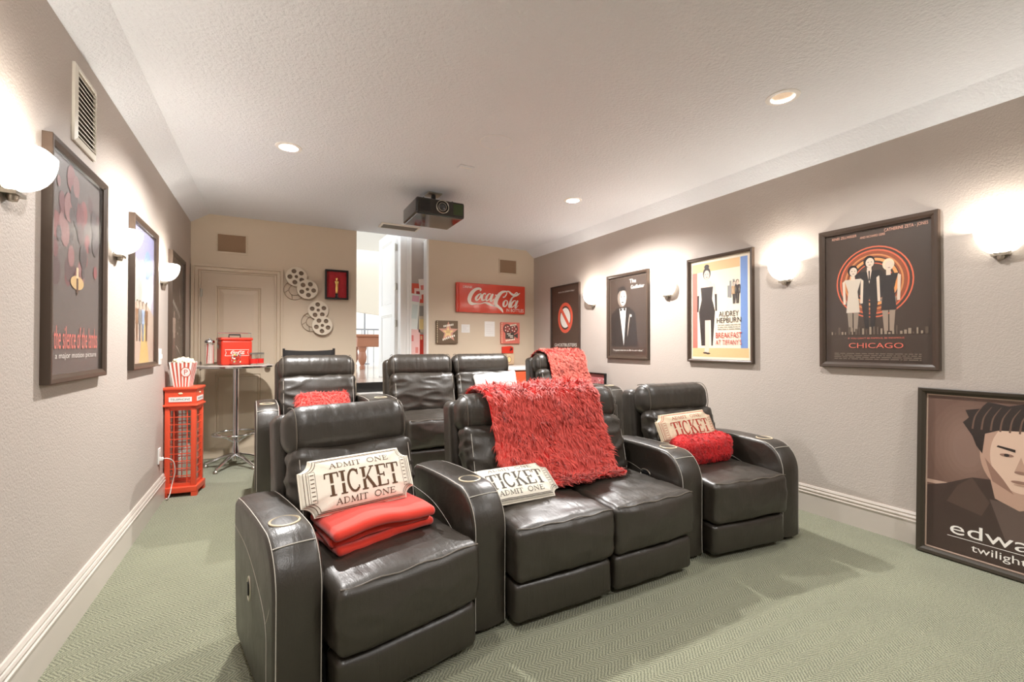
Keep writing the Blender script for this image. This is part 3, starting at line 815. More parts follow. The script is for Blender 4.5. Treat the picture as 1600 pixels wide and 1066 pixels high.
class Pillow:
    def __init__(self, W, H, T):
        self.W, self.H, self.T = W, H, T; r = .042; P = []
        # notched (scooped) corners
        cs = [(W / 2, H / 2, 180, 270), (-W / 2, H / 2, 270, 360), (-W / 2, -H / 2, 0, 90), (W / 2, -H / 2, 90, 180)]
        for k, (cx, cz, a0, a1) in enumerate(cs):
            seq = range(7)
            for i in seq:
                a = radians(a1 - (a1 - a0) * i / 6) if False else radians(a0 + (a1 - a0) * (6 - i) / 6)
                P.append((cx + r * cos(a), cz + r * sin(a)))
            nx = cs[(k + 1) % 4]
            a = P[-1]; bb = (nx[0] + r * cos(radians(nx[3])), nx[1] + r * sin(radians(nx[3])))
            for i in range(1, 12): P.append((a[0] + (bb[0] - a[0]) * i / 12, a[1] + (bb[1] - a[1]) * i / 12))
        self.P = P
        self.ang = sorted([(atan2(z, x), sqrt(x * x + z * z)) for x, z in P])
    def R(self, a):
        A = self.ang
        lo, hi = 0, len(A) - 1
        if a <= A[0][0] or a >= A[-1][0]:
            a0, r0 = A[-1]; a1, r1 = A[0]; a1 += 2 * pi
            if a < a0: a += 2 * pi
        else:
            while hi - lo > 1:
                m = (lo + hi) // 2
                if A[m][0] <= a: lo = m
                else: hi = m
            (a0, r0), (a1, r1) = A[lo], A[hi]
        f = (a - a0) / (a1 - a0 + 1e-9); return r0 + (r1 - r0) * f
    def hgt(self, x, z):
        r = sqrt(x * x + z * z)
        s = min(1, r / self.R(atan2(z, x))) if r > 1e-6 else 0
        return self.T / 2 * (1 - s ** 3.5) ** 0.55 + .0025 * noise.noise(Vector((x * 22, z * 22, 4)))
    def mesh(self, m, mside):
        mb = MB(); P = self.P; n = len(P); S_ = [1.0, .99, .965, .92, .85, .74, .6, .45, .3, .15]
        for sg in (-1, 1):
            vs = []; fs = []
            for s in S_:
                for (x, z) in P: vs.append((x * s, sg * self.hgt(x * s, z * s), z * s))
            vs.append((0, sg * self.hgt(0, 0), 0))
            for j in range(len(S_) - 1):
                for i in range(n): fs.append((j * n + i, j * n + (i + 1) % n, (j + 1) * n + (i + 1) % n, (j + 1) * n + i))
            j = len(S_) - 1
            for i in range(n): fs.append((j * n + i, j * n + (i + 1) % n, len(vs) - 1))
            mb.add(vs, fs, m)
        return mb
    def ribbon(self, mb, pts, wd, m, closed=False):
        # subdivide so that the ribbon follows the pillow
        Q = []
        for a, b in zip(pts, pts[1:] + (pts[:1] if closed else [])):
            l = sqrt((a[0] - b[0]) ** 2 + (a[1] - b[1]) ** 2); k = max(1, int(l / .008))
            for i in range(k): Q.append((a[0] + (b[0] - a[0]) * i / k, a[1] + (b[1] - a[1]) * i / k))
        if not closed: Q.append(pts[-1])
        n = len(Q); vs = []; fs = []
        for i in range(n):
            a = Q[i - 1] if (i or closed) else Q[0]; b = Q[(i + 1) % n] if (closed or i < n - 1) else Q[-1]
            dx, dz = b[0] - a[0], b[1] - a[1]; l = sqrt(dx * dx + dz * dz) or 1; nx, nz = -dz / l * wd / 2, dx / l * wd / 2
            for s in (1, -1):
                x, z = Q[i][0] + s * nx, Q[i][1] + s * nz; vs.append((x, -self.hgt(x, z) - .0012, z))
        for i in range(n if closed else n - 1): fs.append((2 * i, 2 * i + 1, (2 * i + 3) % (2 * n), (2 * i + 2) % (2 * n)))
        mb.add(vs, fs, m)
    def word(self, mb, s, x0, x1, z0, h, m, stencil=False):
        tot = sum(letter_strokes(c)[0] for c in s); k = (x1 - x0) / tot; x = x0
        for c in s:
            wd, st = letter_strokes(c)
            for pts, w_ in st:
                q = [(x + a * k, z0 + b * h) for a, b in pts]
                wid = w_ * k * (1.0 if abs(pts[0][0] - pts[-1][0]) < abs(pts[0][1] - pts[-1][1]) else h / k * 1.0) if False else w_ * min(k, h * 1.1)
                if stencil and len(q) == 2 and abs(q[0][1] - q[1][1]) > h * .6 and abs(q[0][0] - q[1][0]) < .2 * k:
                    (a0, b0), (a1, b1) = q; mid = (b0 + b1) / 2
                    self.ribbon(mb, [(a0, b0), (a0, mid - .04 * h)], wid, m); self.ribbon(mb, [(a1, mid + .04 * h), (a1, b1)], wid, m)
                else: self.ribbon(mb, q, wid, m)
            x += wd * k
M_canvas = mat('cream_canvas', rgb(245, 237, 221), 0.9, bump=(500, 0.25, 2, 0.002), var=(40, .05))
M_canvas2 = mat('natural_canvas', rgb(222, 204, 176), 0.9, bump=(500, 0.25, 2, 0.002), var=(40, .05))
def ticket_pillow(label, M, col, canvas):
    t = thing('ticket_pillow', label, 'pillow', group='ticket shaped pillows'); t.matrix_world = M
    P = Pillow(.465, .216, .085)
    b = P.mesh(canvas, canvas).build('cover', t, smooth=60)
    mb = MB()
    P.word(mb, 'TICKET', -.150, .165, -.047, .092, col, True)
    P.word(mb, 'ADMIT', -.125, .005, .060, .021, col); P.word(mb, 'ONE', .03, .125, .060, .021, col)
    P.word(mb, 'ADMIT', -.115, .015, -.083, .024, col); P.word(mb, 'ONE', .04, .135, -.083, .024, col)
    for s in (.945, .90): P.ribbon(mb, [(x * s, z * (s - .01)) for x, z in P.P], .0022, col, True)
    for sx in (-1, 1):
        P.ribbon(mb, [(sx * .180, -.06), (sx * .202, -.06), (sx * .202, .06), (sx * .180, .06)], .0014, col, True)
        for k in range(7): P.ribbon(mb, [(sx * .184, -.048 + k * .016), (sx * .197, -.048 + k * .016)], .0030, col)
    mb.build('lettering', b, smooth=0)
    mb = MB(); mb.tube([(x * 1.003, 0, z * 1.003) for x, z in P.P], .0035, canvas, 5, closed=True); mb.build('piping', b)
    return t
M_inkbrown = mat('brown_fabric_print', rgb(92, 66, 44), 0.85)
M_inkgrey = mat('grey_fabric_print', rgb(98, 92, 86), 0.85)
M_inkred = mat('faded_red_fabric_print', rgb(172, 58, 46), 0.85)
def pose(root, x, y, z, tilt, yaw, roll):
    """root=(x,y,z,rz) of the seat; tilt leans the top back, roll spins in its own plane"""
    R0 = Matrix.Translation(root[:3]) @ Matrix.Rotation(radians(root[3]), 4, 'Z')
    return R0 @ Matrix.Translation((x, y, z)) @ Matrix.Rotation(radians(yaw), 4, 'Z') @ Matrix.Rotation(radians(-tilt), 4, 'X') @ Matrix.Rotation(radians(roll), 4, 'Y')
ticket_pillow('cream ticket-shaped pillow with dark brown letters leaning on the nearest recliner', pose((.465, 1.57, 0, 12), -.055, .412, .656, 26, 0, 0), M_inkbrown, M_canvas)
ticket_pillow('cream ticket pillow lying tilted on the seat beside the long fur throw', pose((1.458, 1.655, 0, 0), -.385, .335, .522, 58, 0, 0), M_inkgrey, M_canvas)
ticket_pillow('natural canvas ticket pillow with red letters on the right recliner', pose((2.478, 1.64, 0, -7), -.08, .455, .665, 26, 0, -3), M_inkred, M_canvas2)
# white script pillow on the rear double seat
t = thing('script_pillow', 'white pillow with grey handwriting on the rear two-seat recliner', 'pillow', (1.555, 3.46, .19), 0)
Q = Matrix.Translation((.40, .47, .60)) @ Matrix.Rotation(radians(-20), 4, 'X') @ Matrix.Rotation(radians(-4), 4, 'Y')
def pil(q, n):
    u = q.x / .22; v = q.z / .165; return Vector((q.x * (1 + .06 * v * v), q.y * (.35 + .9 * max(0, (1 - u ** 4)) * max(0, (1 - v ** 4))), q.z * (1 + .08 * u * u)))
mb = MB(); mb.rbox((0, 0, 0), (.44, .11, .33), .03, mat('white_cotton', rgb(236, 232, 226), .9, bump=(200, .2, 2, .002)), Q, 3, (14, 2, 12), pil); b = mb.build('cover', t, smooth=70)
mb = MB(); rnd = random.Random(3)
for row, z in enumerate((.10, .055, .01)):
    pts = [(-.17 + .34 * i / 26, -.0715, z + .012 * sin(i * 1.9 + row) * rnd.uniform(.4, 1)) for i in range(27)]
    mb.tube(smooth_pts(pts, 3), .0016, M_inkgrey, 4, M=Q)
mb.build('script', b)

# ================================================================== pictures on the walls
def framed(name, label, cat, loc, rz, W, H, draw, fw=.03, dep=.030, fm=M_frame, pane=M_pane, lean=0.0, group=None, mat_border=None):
    t = thing(name, label, cat, loc, rz, group)
    if lean: t.rotation_euler = (radians(-lean), 0, radians(rz))
    mb = MB()
    prof = [(0, 0), (0, dep), (.004, dep + .002), (fw * .55, dep), (fw * .9, dep - .007), (fw, dep - .008), (fw, 0)]
    vs = []; fs = []
    for e, d in prof: vs += [(-W / 2 + e, -d, e), (W / 2 - e, -d, e), (W / 2 - e, -d, H - e), (-W / 2 + e, -d, H - e)]
    for j in range(len(prof) - 1):
        for k in range(4): fs.append((j * 4 + k, j * 4 + (k + 1) % 4, (j + 1) * 4 + (k + 1) % 4, (j + 1) * 4 + k))
    mb.add(vs, fs, fm); mb.build('frame', t, smooth=0)
    mb = MB(); mb.box((-W / 2 + .004, -.007, .004), (W / 2 - .004, -.002, H - .004), M_black); mb.build('backing_board', t, smooth=0)
    A = Art(); w_, h_ = W - 2 * fw, H - 2 * fw
    draw(A, w_, h_); A.build('print', t, (0, -.0075, H / 2))
    if pane:
        mb = MB(); mb.add([(-W / 2 + fw, -.0175, fw), (W / 2 - fw, -.0175, fw), (W / 2 - fw, -.0175, H - fw), (-W / 2 + fw, -.0175, H - fw)], [(0, 1, 2, 3)], pane); mb.build('glass_pane', t, smooth=0)
    return t
PW, PH, PZ = .655, .955, 1.072
GP = 'framed posters on the side walls'
CRM = ink(240, 226, 204)

def human(A, x, z, h, skin, dress, hair, legs=None, wide=1.0, skirt=False):
    """plain standing figure, head at top"""
    u = h / 7.5
    A.poly([(x - .42 * u, z), (x - .06 * u, z), (x - .05 * u, z + 3.6 * u), (x - .8 * u * wide, z + 3.6 * u)], legs or dress)
    A.poly([(x + .06 * u, z), (x + .42 * u, z), (x + .8 * u * wide, z + 3.6 * u), (x + .05 * u, z + 3.6 * u)], legs or dress)
    for s in (-1, 1):
        A.poly([(x + s * .95 * u * wide, z + 6.0 * u), (x + s * 1.25 * u * wide, z + 5.8 * u), (x + s * 1.15 * u * wide, z + 3.2 * u), (x + s * .85 * u * wide, z + 3.2 * u)], skin if skirt else dress)
    lo = 2.2 if skirt else 3.3
    A.poly([(x - .8 * u * wide, z + lo * u), (x + .8 * u * wide, z + lo * u), (x + .55 * u * wide, z + 4.6 * u), (x + 1.0 * u * wide, z + 6.05 * u), (x - 1.0 * u * wide, z + 6.05 * u), (x - .55 * u * wide, z + 4.6 * u)], dress)
    A.rect(x - .2 * u, z + 5.9 * u, x + .2 * u, z + 6.6 * u, skin)
    A.ell(x, z + 7.05 * u, .52 * u, .62 * u, hair); A.ell(x + .06 * u, z + 6.92 * u, .38 * u, .5 * u, skin)
    for s in (-1, 1): A.ell(x + .06 * u + s * .15 * u, z + 6.98 * u, .06 * u, .035 * u, hair)
    A.ell(x + .06 * u, z + 6.68 * u, .12 * u, .03 * u, ink(130, 60, 50))

def fine_print(A, w_, z, m, rows=4, width=.8, step=.011, dx=0.0):
    rnd = random.Random(11)
    for r in range(rows):
        x = -w_ * width / 2
        while x < w_ * width / 2:
            l = rnd.uniform(.01, .05); A.rect(dx + x, z - r * step, dx + min(x + l, w_ * width / 2), z - r * step + step * .4, m); x += l + .007

def art_ring(A, w, h):           # red prohibition ring on brown
    A.rect(-w / 2, -h / 2, w / 2, h / 2, ink(74, 55, 44))
    W_ = ink(240, 236, 228); R_ = ink(226, 92, 66)
    A.text("WHO YA GONNA CALL?", 0.02, h * .405, .020, W_, w * .58)
    A.ell(.0, .04, .115, .135, W_)
    A.ring(0, .04, .172, .205, .045, R_)
    A.stroke([(-.105, .17, .05), (.105, -.09, .05)], R_, 2)
    A.text('GHOSTBUSTERS', 0, -h * .365, .042, W_, w * .80)
framed('framed_poster', 'brown poster with a red and white prohibition ring behind the rear right recliner', 'poster', (XR, 4.97, PZ), -90, .66, .965, art_ring, fw=.010, fm=ink(60, 44, 36), group=GP)

def art_tux(A, w, h):
    A.rect(-w / 2, -h / 2, w / 2, h / 2, ink(84, 70, 60)); A.rect(-w / 2 + .02, -h / 2 + .02, w / 2 - .02, h / 2 - .02, ink(70, 56, 47))
    D = ink(46, 37, 32); W_ = ink(232, 226, 216); G_ = ink(176, 164, 150)
    A.poly([(-.26, -.34), (.16, -.34), (.12, .03), (.02, .10), (-.16, .10), (-.27, .02)], D)
    A.poly([(-.13, .09), (-.02, .09), (-.06, -.33)], W_)
    A.poly([(-.12, .10), (-.075, .075), (-.03, .10), (-.03, .055), (-.075, .078), (-.12, .055)], D)
    A.ell(-.085, .215, .075, .11, ink(128, 114, 102)); A.ell(-.070, .205, .052, .086, ink(204, 192, 178)); A.ell(-.058, .215, .030, .055, W_)
    A.poly([(-.16, .25), (-.15, .33), (-.05, .34), (-.005, .27), (-.03, .285), (-.12, .29)], D)
    for s in (-1, 1): A.ell(-.075 + s * .026, .222, .011, .006, D); A.rect(-.075 + s * .026 - .014, .236, -.075 + s * .026 + .014, .241, D)
    A.poly([(-.075, .22), (-.063, .185), (-.082, .185)], G_); A.ell(-.075, .158, .022, .006, D)
    A.stroke([(.04, .02, .010), (.02, -.08, .014), (.0, -.22, .006)], G_); A.ell(.055, .0, .012, .014, W_)
    A.text('The', .085, .36, .045, W_, .10); A.text('Godfather', .155, .295, .040, W_, .20)
    A.text("\"I'm gonna make him an offer he can't refuse.\"", 0, -h * .435, .020, W_, w * .80)
framed('framed_poster', 'dark brown poster of a man in a tuxedo with small white lettering', 'poster', (XR, 3.775, PZ), -90, PW, PH, art_tux, group=GP)

def art_lady(A, w, h):
    A.rect(-w / 2, -h / 2, w / 2, h / 2, ink(243, 228, 205)); B_ = ink(58, 48, 44); K = ink(240, 205, 186)
    A.rect(-w / 2 + .02, h / 2 - .11, w * .5 - .10, h / 2 - .03, ink(236, 192, 140)); A.rect(-w / 2 + .02, -h / 2 + .02, w / 2 - .02, -h / 2 + .10, ink(236, 192, 140))
    A.rect(-w / 2 + .02, -h / 2 + .10, -w / 2 + .075, h / 2 - .11, ink(226, 120, 106)); A.rect(w / 2 - .095, -h / 2 + .10, w / 2 - .03, h / 2 - .03, ink(120, 150, 205))
    # plain standing woman in a long dark dress
    x = -.125
    A.poly([(x - .028, -.39), (x + .02, -.39), (x + .03, -.10), (x - .01, -.06)], K)
    A.poly([(x - .06, -.33), (x - .02, -.33), (x - .02, -.10), (x + .04, -.10), (x + .045, -.33), (x + .06, -.33), (x + .085, -.02), (x + .055, .09), (x + .065, .20), (x - .065, .20), (x - .055, .09), (x - .085, -.02)], B_)
    A.poly([(x - .065, .20), (x + .065, .20), (x + .05, .245), (x + .015, .265), (x - .015, .265), (x - .05, .245)], K)
    for s in (-1, 1):
        A.poly([(x + s * .062, .235), (x + s * .085, .215), (x + s * .10, .12), (x + s * .082, .12)], K); A.poly([(x + s * .104, .13), (x + s * .082, .13), (x + s * .088, -.02), (x + s * .105, -.02)], B_)
    A.rect(x - .012, .25, x + .012, .29, K); A.ell(x, .325, .040, .056, B_); A.ell(x, .312, .030, .042, K); A.ell(x, .385, .026, .022, B_)
    for s in (-1, 1): A.ell(x + s * .012, .318, .005, .003, B_)
    A.ell(x, .290, .009, .003, ink(190, 60, 50))
    A.ell(x - .02, -.395, .022, .007, B_); A.ell(x + .012, -.40, .022, .007, B_)
    # small grey towers and a couple
    for i, (a, b, c) in enumerate(((.085, .16, .05), (.105, .17, .09), (.135, .17, .10), (.155, .16, .06))): A.rect(a, .09 - i * .005, a + .018, .14 + c, ink(150, 146, 142))
    human(A, .148, .03, .19, K, ink(196, 160, 120), B_, B_, .8); human(A, .180, .03, .20, K, B_, ink(90, 70, 50), B_, .8)
    A.text('AUDREY', .095, -.075, .046, B_, .19); A.text('HEPBURN', .095, -.130, .046, B_, .235)
    fine_print(A, .22, -.152, ink(176, 166, 150), 3, 1.0, .018, .095); 
    A.text('BREAKFAST', .092, -.262, .048, ink(200, 66, 60), .25); A.text("AT TIFFANY'S", .092, -.322, .044, ink(200, 66, 60), .25)
framed('framed_poster', 'cream poster of a woman in a long black dress between red and blue stripes', 'poster', (XR, 2.62, PZ), -90, PW, PH, art_lady, fw=.026, group=GP)

def art_neon(A, w, h):
    A.rect(-w / 2, -h / 2, w / 2, h / 2, ink(68, 54, 44)); O1, O2, O3 = ink(228, 108, 74), ink(212, 138, 84), ink(236, 160, 96)
    cz = .09
    A.ring(-.01, cz, .215, .235, .008, O1); A.ring(-.01, cz, .195, .215, .05, ink(150, 78, 48)); A.ring(-.01, cz, .192, .212, .008, O1)
    A.ring(-.01, cz, .165, .183, .010, O2); A.ring(-.01, cz, .14, .157, .018, O3); A.ring(-.01, cz, .11, .125, .006, O1)
    S1, S2 = ink(226, 206, 184), ink(200, 180, 158); D = ink(38, 32, 30)
    human(A, -.03, -.215, .47, S1, D, ink(26, 22, 20), D, 1.05)
    A.poly([(-.045, .17), (-.015, .17), (-.03, .08)], S1); A.rect(-.034, .10, -.026, .165, D)
    human(A, -.125, -.235, .44, S1, ink(214, 200, 182), ink(26, 22, 20), ink(150, 134, 118), .85, True)
    human(A, .075, -.235, .455, S1, ink(44, 38, 36), ink(232, 214, 180), ink(160, 140, 122), .85, True)
    rnd = random.Random(4)
    for i in range(26):
        x = -w * .44 + w * .88 * i / 25; hh = rnd.uniform(.01, .055); A.rect(x, -.255, x + rnd.uniform(.006, .016), -.255 + hh, ink(*((156, 140, 120) if rnd.random() < .4 else (96, 82, 68))))
    L_ = ink(226, 112, 92); T_ = ink(236, 176, 150)
    A.text('RENÉE ZELLWEGER', -.175, .405, .017, T_, .15); A.text('AND RICHARD GERE', -.01, .385, .015, T_, .14); A.text('CATHERINE ZETA - JONES', .165, .405, .020, T_, .22)
    A.text("IF YOU CAN'T BE FAMOUS, BE INFAMOUS", 0, -.285, .010, L_, .31); A.text('CHICAGO', 0, -.345, .034, L_, .30)
    fine_print(A, w, -.385, ink(130, 116, 100), 4, .82, .012)
framed('framed_poster', 'dark brown poster with orange neon rings behind three people', 'poster', (XR, 1.46, PZ), -90, PW, PH, art_neon, fw=.036, group=GP)

def art_portrait(A, w, h):
    A.rect(-w / 2, -h / 2, w / 2, h / 2, ink(206, 178, 160)); e = .008
    A.rect(-w / 2 + e, -h / 2 + e, w / 2 - e, h / 2 - e, ink(112, 84, 72))
    for i in range(6): A.ell(-.12, .16, .16 - i * .02, .26 - i * .03, ink(118 + i * 4, 90 + i * 4, 77 + i * 4))
    J, J2 = ink(66, 49, 42), ink(84, 65, 55); K, K2, K3 = ink(222, 190, 168), ink(188, 152, 132), ink(150, 114, 98); D = ink(44, 32, 27)
    A.rect(-w / 2 + e, -.075, -.16, -.055, ink(190, 160, 142)); A.poly([(-w / 2 + e, -h / 2 + e), (w / 2 - e, -h / 2 + e), (w / 2 - e, -.02), (.14, .02), (-.10, .0), (-.21, -.06), (-w / 2 + e, -.09)], J)
    A.poly([(-.10, .0), (-.16, -.06), (-.205, -.16), (-.06, -.20), (-.03, -.12)], J2); A.poly([(-.03, -.10), (.19, -.10), (.11, -.30), (.03, -.30)], ink(96, 78, 70))
    A.poly([(-.03, .02), (.16, .02), (.17, -.09), (.08, -.13), (-.01, -.09)], K2)
    A.ell(.065, .40 - .25, .135, .20, K2, 36); A.ell(.085, .145, .115, .185, K, 36); A.poly([(-.05, .12), (-.02, -.0), (.06, -.05), (.02, .02)], K3)
    A.poly([(-.10, .23), (-.14, .30), (-.115, .33), (-.13, .37), (-.07, .385), (-.04, .425), (.04, .41), (.10, .43), (.20, .40), (.24, .33), (.215, .20), (.19, .27), (.10, .285), (.0, .275), (-.05, .25), (-.06, .14), (-.085, .18)], D)
    for i in range(9):
        x = -.10 + i * .036; A.stroke([(x, .27, .008), (x + .01, .34, .006), (x + .04, .40, .002)], ink(110, 84, 70))
    for s in (-1, 1):
        A.poly([(.085 + s * .02, .185), (.085 + s * .085, .197), (.085 + s * .09, .188), (.085 + s * .02, .170)], D)
        A.ell(.085 + s * .052, .150, .026, .009, K3); A.ell(.085 + s * .052, .150, .010, .008, D)
    A.poly([(.085, .15), (.108, .07), (.062, .07)], K2); A.ell(.085, .068, .024, .008, K3); A.ell(.085, .018, .036, .008, K3); A.ell(.085, .004, .026, .004, K2)
    W_ = ink(246, 240, 232)
    A.text('edward', -.195, -.335, .072, W_, .44, 'LEFT'); A.rect(-.20, -.352, .27, -.349, W_); A.text('twilight', -.10, -.405, .040, W_, .21, 'LEFT')
framed('framed_poster', 'framed sepia portrait poster of a man standing on the floor against the right wall', 'poster', (3.425, 1.23 - .335, .004), -90, .67, .965, art_portrait, fw=.034, lean=3.0, fm=mat('dark_olive_frame', rgb(58, 50, 40), .4))

def art_lambs(A, w, h):
    rnd = random.Random(6)
    A.rect(-w / 2, -h / 2, w / 2, h / 2, ink(104, 94, 90))  # grey ground lightened to paint in the reflection of the textured glass
    for i in range(46):
        x, z = rnd.uniform(-w * .46, w * .46), rnd.uniform(-.05, h * .46); r = rnd.uniform(.015, .05)
        if abs(x) + r < w / 2 and z + r < h / 2: A.ell(x, z, r, r * 1.3, ink(*rnd.choice([(140, 84, 84), (120, 74, 76), (96, 74, 74), (84, 74, 74), (150, 108, 106)])), 10)
    A.ell(0, -.055, .075, .030, ink(206, 172, 120)); A.ell(0, -.06, .012, .05, ink(90, 60, 42)); A.rect(-.012, -.035, .012, .012, ink(220, 196, 160))
    A.text('the silence of the lambs', .012, -h * .385, .095, ink(236, 124, 112), w * .84); A.text('a major motion picture', .012, -h * .43, .024, ink(240, 234, 226), w * .80)
framed('framed_poster', 'large dark red and grey poster on the left wall nearest the viewer', 'poster', (XL, 2.63, PZ), 90, PW, PH, art_lambs, pane=M_pane_matte, fw=.034, group=GP)

def art_land(A, w, h):
    A.rect(-w / 2, -h / 2, w / 2, h / 2, ink(196, 190, 206)); A.rect(-w / 2, h * .2, w / 2, h / 2, ink(150, 150, 184)); A.ell(.12, .16, .12, .16, ink(132, 158, 212))
    for x, z, r in ((-.1, .02, .14), (.1, -.02, .12), (.2, .06, .08), (-.2, .12, .09), (.0, .15, .06)): A.ell(x, z, r, r * 1.2, ink(236, 228, 222))
    A.poly([(-w / 2, -h / 2), (w / 2, -h / 2), (w / 2, -.12), (.1, -.05), (-.12, -.03), (-w / 2, -.08)], ink(204, 182, 164))
    for i in range(8): A.rect(-.27 + i * .03, -.05, -.255 + i * .03, .10 + .05 * ((i * 7) % 3), ink(160, 168, 150))
    A.poly([(-.10, -h / 2), (.16, -h / 2), (.06, -.14), (.0, -.14)], ink(222, 190, 120))
    for x, c in ((-.16, (150, 110, 80)), (-.09, (140, 140, 140)), (-.01, (170, 190, 220)), (.08, (130, 90, 60))): human(A, x, -.30, .26, ink(232, 200, 178), ink(*c), ink(80, 60, 46), ink(*[int(k * .8) for k in c]), .9)
framed('framed_poster', 'pale blue and tan poster with four figures on a yellow path on the left wall', 'poster', (XL, 3.79, PZ), 90, PW, PH, art_land, pane=M_pane_matte, fw=.034, group=GP)

def art_dark(A, w, h):
    A.rect(-w / 2, -h / 2, w / 2, h / 2, ink(74, 58, 50)); W_ = ink(226, 216, 204)
    A.stroke([(.15, .20, .006), (.17, .12, .02), (.19, .06, .004)], W_)
    for i in range(7):
        A.stroke([(-.20 + i * .055, .05 - i * .014, .01), (-.19 + i * .055, .09 - i * .02, .016), (-.16 + i * .055, .04 - i * .02, .012)], W_)
    human(A, -.10, -.36, .34, ink(216, 190, 170), ink(206, 180, 164), ink(60, 44, 38), ink(150, 120, 106), 1.2, True)
    A.stroke([(-.02, -.33, .012), (.08, -.36, .014), (.20, -.41, .004)], W_)
    rnd = random.Random(8)
    for _ in range(10): A.ell(rnd.uniform(.05, .24), rnd.uniform(-.28, -.04), .008, .010, W_, 8)
framed('framed_poster', 'dark brown poster with a pale seated figure beside the closet door', 'poster', (XL, 4.97, PZ), 90, PW, PH, art_dark, pane=M_pane_matte, fw=.034, group=GP)

def art_pink(A, w, h):
    A.rect(-w / 2, -h / 2, w / 2, h / 2, ink(206, 120, 122)); rnd = random.Random(9)
    A.ell(-.08, .02, .10, .11, ink(170, 60, 64)); A.ell(-.05, .03, .06, .07, ink(216, 190, 182))
    for i in range(40):
        x, z = rnd.uniform(.03, w * .46), rnd.uniform(-h * .44, h * .42); A.rect(x, z, x + rnd.uniform(.008, .02), z + .016, ink(*rnd.choice([(240, 214, 206), (120, 40, 44), (226, 150, 146)])))
framed('framed_picture', 'small pink and red picture in a black frame propped behind the rear right recliner', 'picture', (3.462, 4.38, .192), -90, .49, .70, art_pink, fw=.02, lean=2.0, fm=M_black)

# ---------------------------------------------------------------- back wall signs
def script_logo(A, x0, z0, wd, ht, m):
    """flowing script traced in sign units (0..1422 across, 0..590 down)"""
    st = [
     [(455, 160, 14), (478, 128, 30), (435, 108, 36), (350, 142, 48), (275, 235, 64), (240, 335, 64), (255, 405, 54), (305, 430, 44), (370, 425, 20), (470, 420, 12), (560, 395, 22), (630, 415, 40), (700, 440, 26), (780, 462, 6)],
     [(485, 205, 10), (430, 235, 24), (376, 305, 40), (386, 350, 32), (430, 328, 18), (474, 258, 26), (478, 210, 18), (455, 212, 8)],
     [(575, 222, 22), (556, 200, 18), (515, 235, 28), (495, 300, 40), (510, 345, 32), (550, 338, 16), (600, 300, 8)],
     [(690, 212, 10), (650, 205, 18), (598, 265, 36), (585, 330, 36), (612, 350, 18), (665, 295, 12), (690, 225, 10)],
     [(728, 200, 30), (690, 300, 36), (676, 352, 30), (708, 350, 14), (748, 305, 6)],
     [(775, 232, 6), (790, 226, 28), (806, 222, 6)],
     [(955, 240, 8), (950, 262, 20), (985, 245, 22), (1025, 180, 18), (1020, 140, 20), (985, 136, 30), (915, 160, 44), (840, 245, 64), (790, 350, 70), (795, 425, 56), (845, 470, 44), (910, 525, 40), (945, 585, 14)],
     [(1005, 138, 16), (1070, 130, 24), (1130, 180, 34), (1200, 208, 40), (1262, 190, 34), (1322, 150, 6)],
     [(1005, 312, 10), (962, 370, 36), (955, 440, 36), (992, 455, 20), (1036, 395, 26), (1034, 335, 20), (1000, 322, 8)],
     [(1180, 195, 10), (1240, 145, 16), (1262, 165, 14), (1200, 225, 16), (1140, 270, 26), (1092, 385, 38), (1076, 455, 34), (1102, 468, 14), (1145, 425, 6)],
     [(1225, 318, 10), (1185, 325, 18), (1128, 395, 36), (1116, 452, 36), (1146, 462, 18), (1205, 405, 12), (1228, 330, 10)],
     [(1270, 312, 30), (1228, 415, 36), (1212, 472, 28), (1246, 462, 14), (1280, 415, 6)]]
    k = wd / 1422
    for s in st: A.stroke([(x0 + (x) * k, z0 + ht - (y) * ht / 590, w_ * k * 1.18) for x, y, w_ in s], m, 6)
t = thing('soda_sign', 'long red enamel sign with white Coca-Cola script on the back wall', 'sign', (2.768, YB, 1.683), 0)
mb = MB(); mb.rbox((0, -.022, .205), (1.085, .044, .41), .012, mat('glossy_red_enamel', rgb(222, 74, 52), .18, coat=.6), None, 3, (1, 1, 1)); mb.build('panel', t)
mb = MB(); mb.tube([(-.505, -.044, .008), (-.505, -.044, .402)], .010, mat('glossy_red_enamel', (0, 0, 0, 1))); mb.build('rolled_edge', t)
A = Art(); WH = ink(246, 240, 228, .3)
script_logo(A, -.53 + .0, .012, 1.06, .40, WH)
A.text('DRINK', -.375, .335, .034, WH, .140); A.text('IN BOTTLES', .37, .028, .046, WH, .285)
A.build('lettering', t, (0, -.0446, 0))

M_bulbs = mat('small_sign_bulbs', rgb(240, 225, 190), .4)
def block_sign(name, label, x, col, draw):
    t = thing(name, label, 'sign', (x, YB, 1.250), 0)
    mb = MB(); mb.rbox((0, -.018, .154), (.305, .036, .308), .004, mat(name + '_board', col, .6, var=(30, .15))); mb.build('board', t)
    A = Art(); draw(A); A.build('print', t, (0, -.0365, .154))
    for i in range(12):
        mb = MB(); mb.rbox((-.143, -.038, .02 + i * .0243), (.012, .008, .012), .003, M_bulbs, None, 1); mb.build('stud', t)
    return t
def star(cx, cz, r, ri=.42): return [(cx + (r if i % 2 == 0 else r * ri) * sin(pi * i / 5), cz + (r if i % 2 == 0 else r * ri) * cos(pi * i / 5)) for i in range(10)]
def draw_star(A):
    A.poly(star(.015, .0, .145), ink(216, 160, 140)); A.poly(star(.01, -.005, .085), ink(240, 210, 150))
    for i in range(7):
        A.rect(-.055 + i * .021, .065 + i * .004, -.041 + i * .021, .092 + i * .004, ink(244, 238, 222))
        A.rect(-.068 + i * .026, -.115 + i * .009, -.050 + i * .026, -.088 + i * .009, ink(244, 238, 222))
    for i in range(2): A.rect(-.018, .012 - i * .022, .04, .018 - i * .022, ink(150, 110, 60))
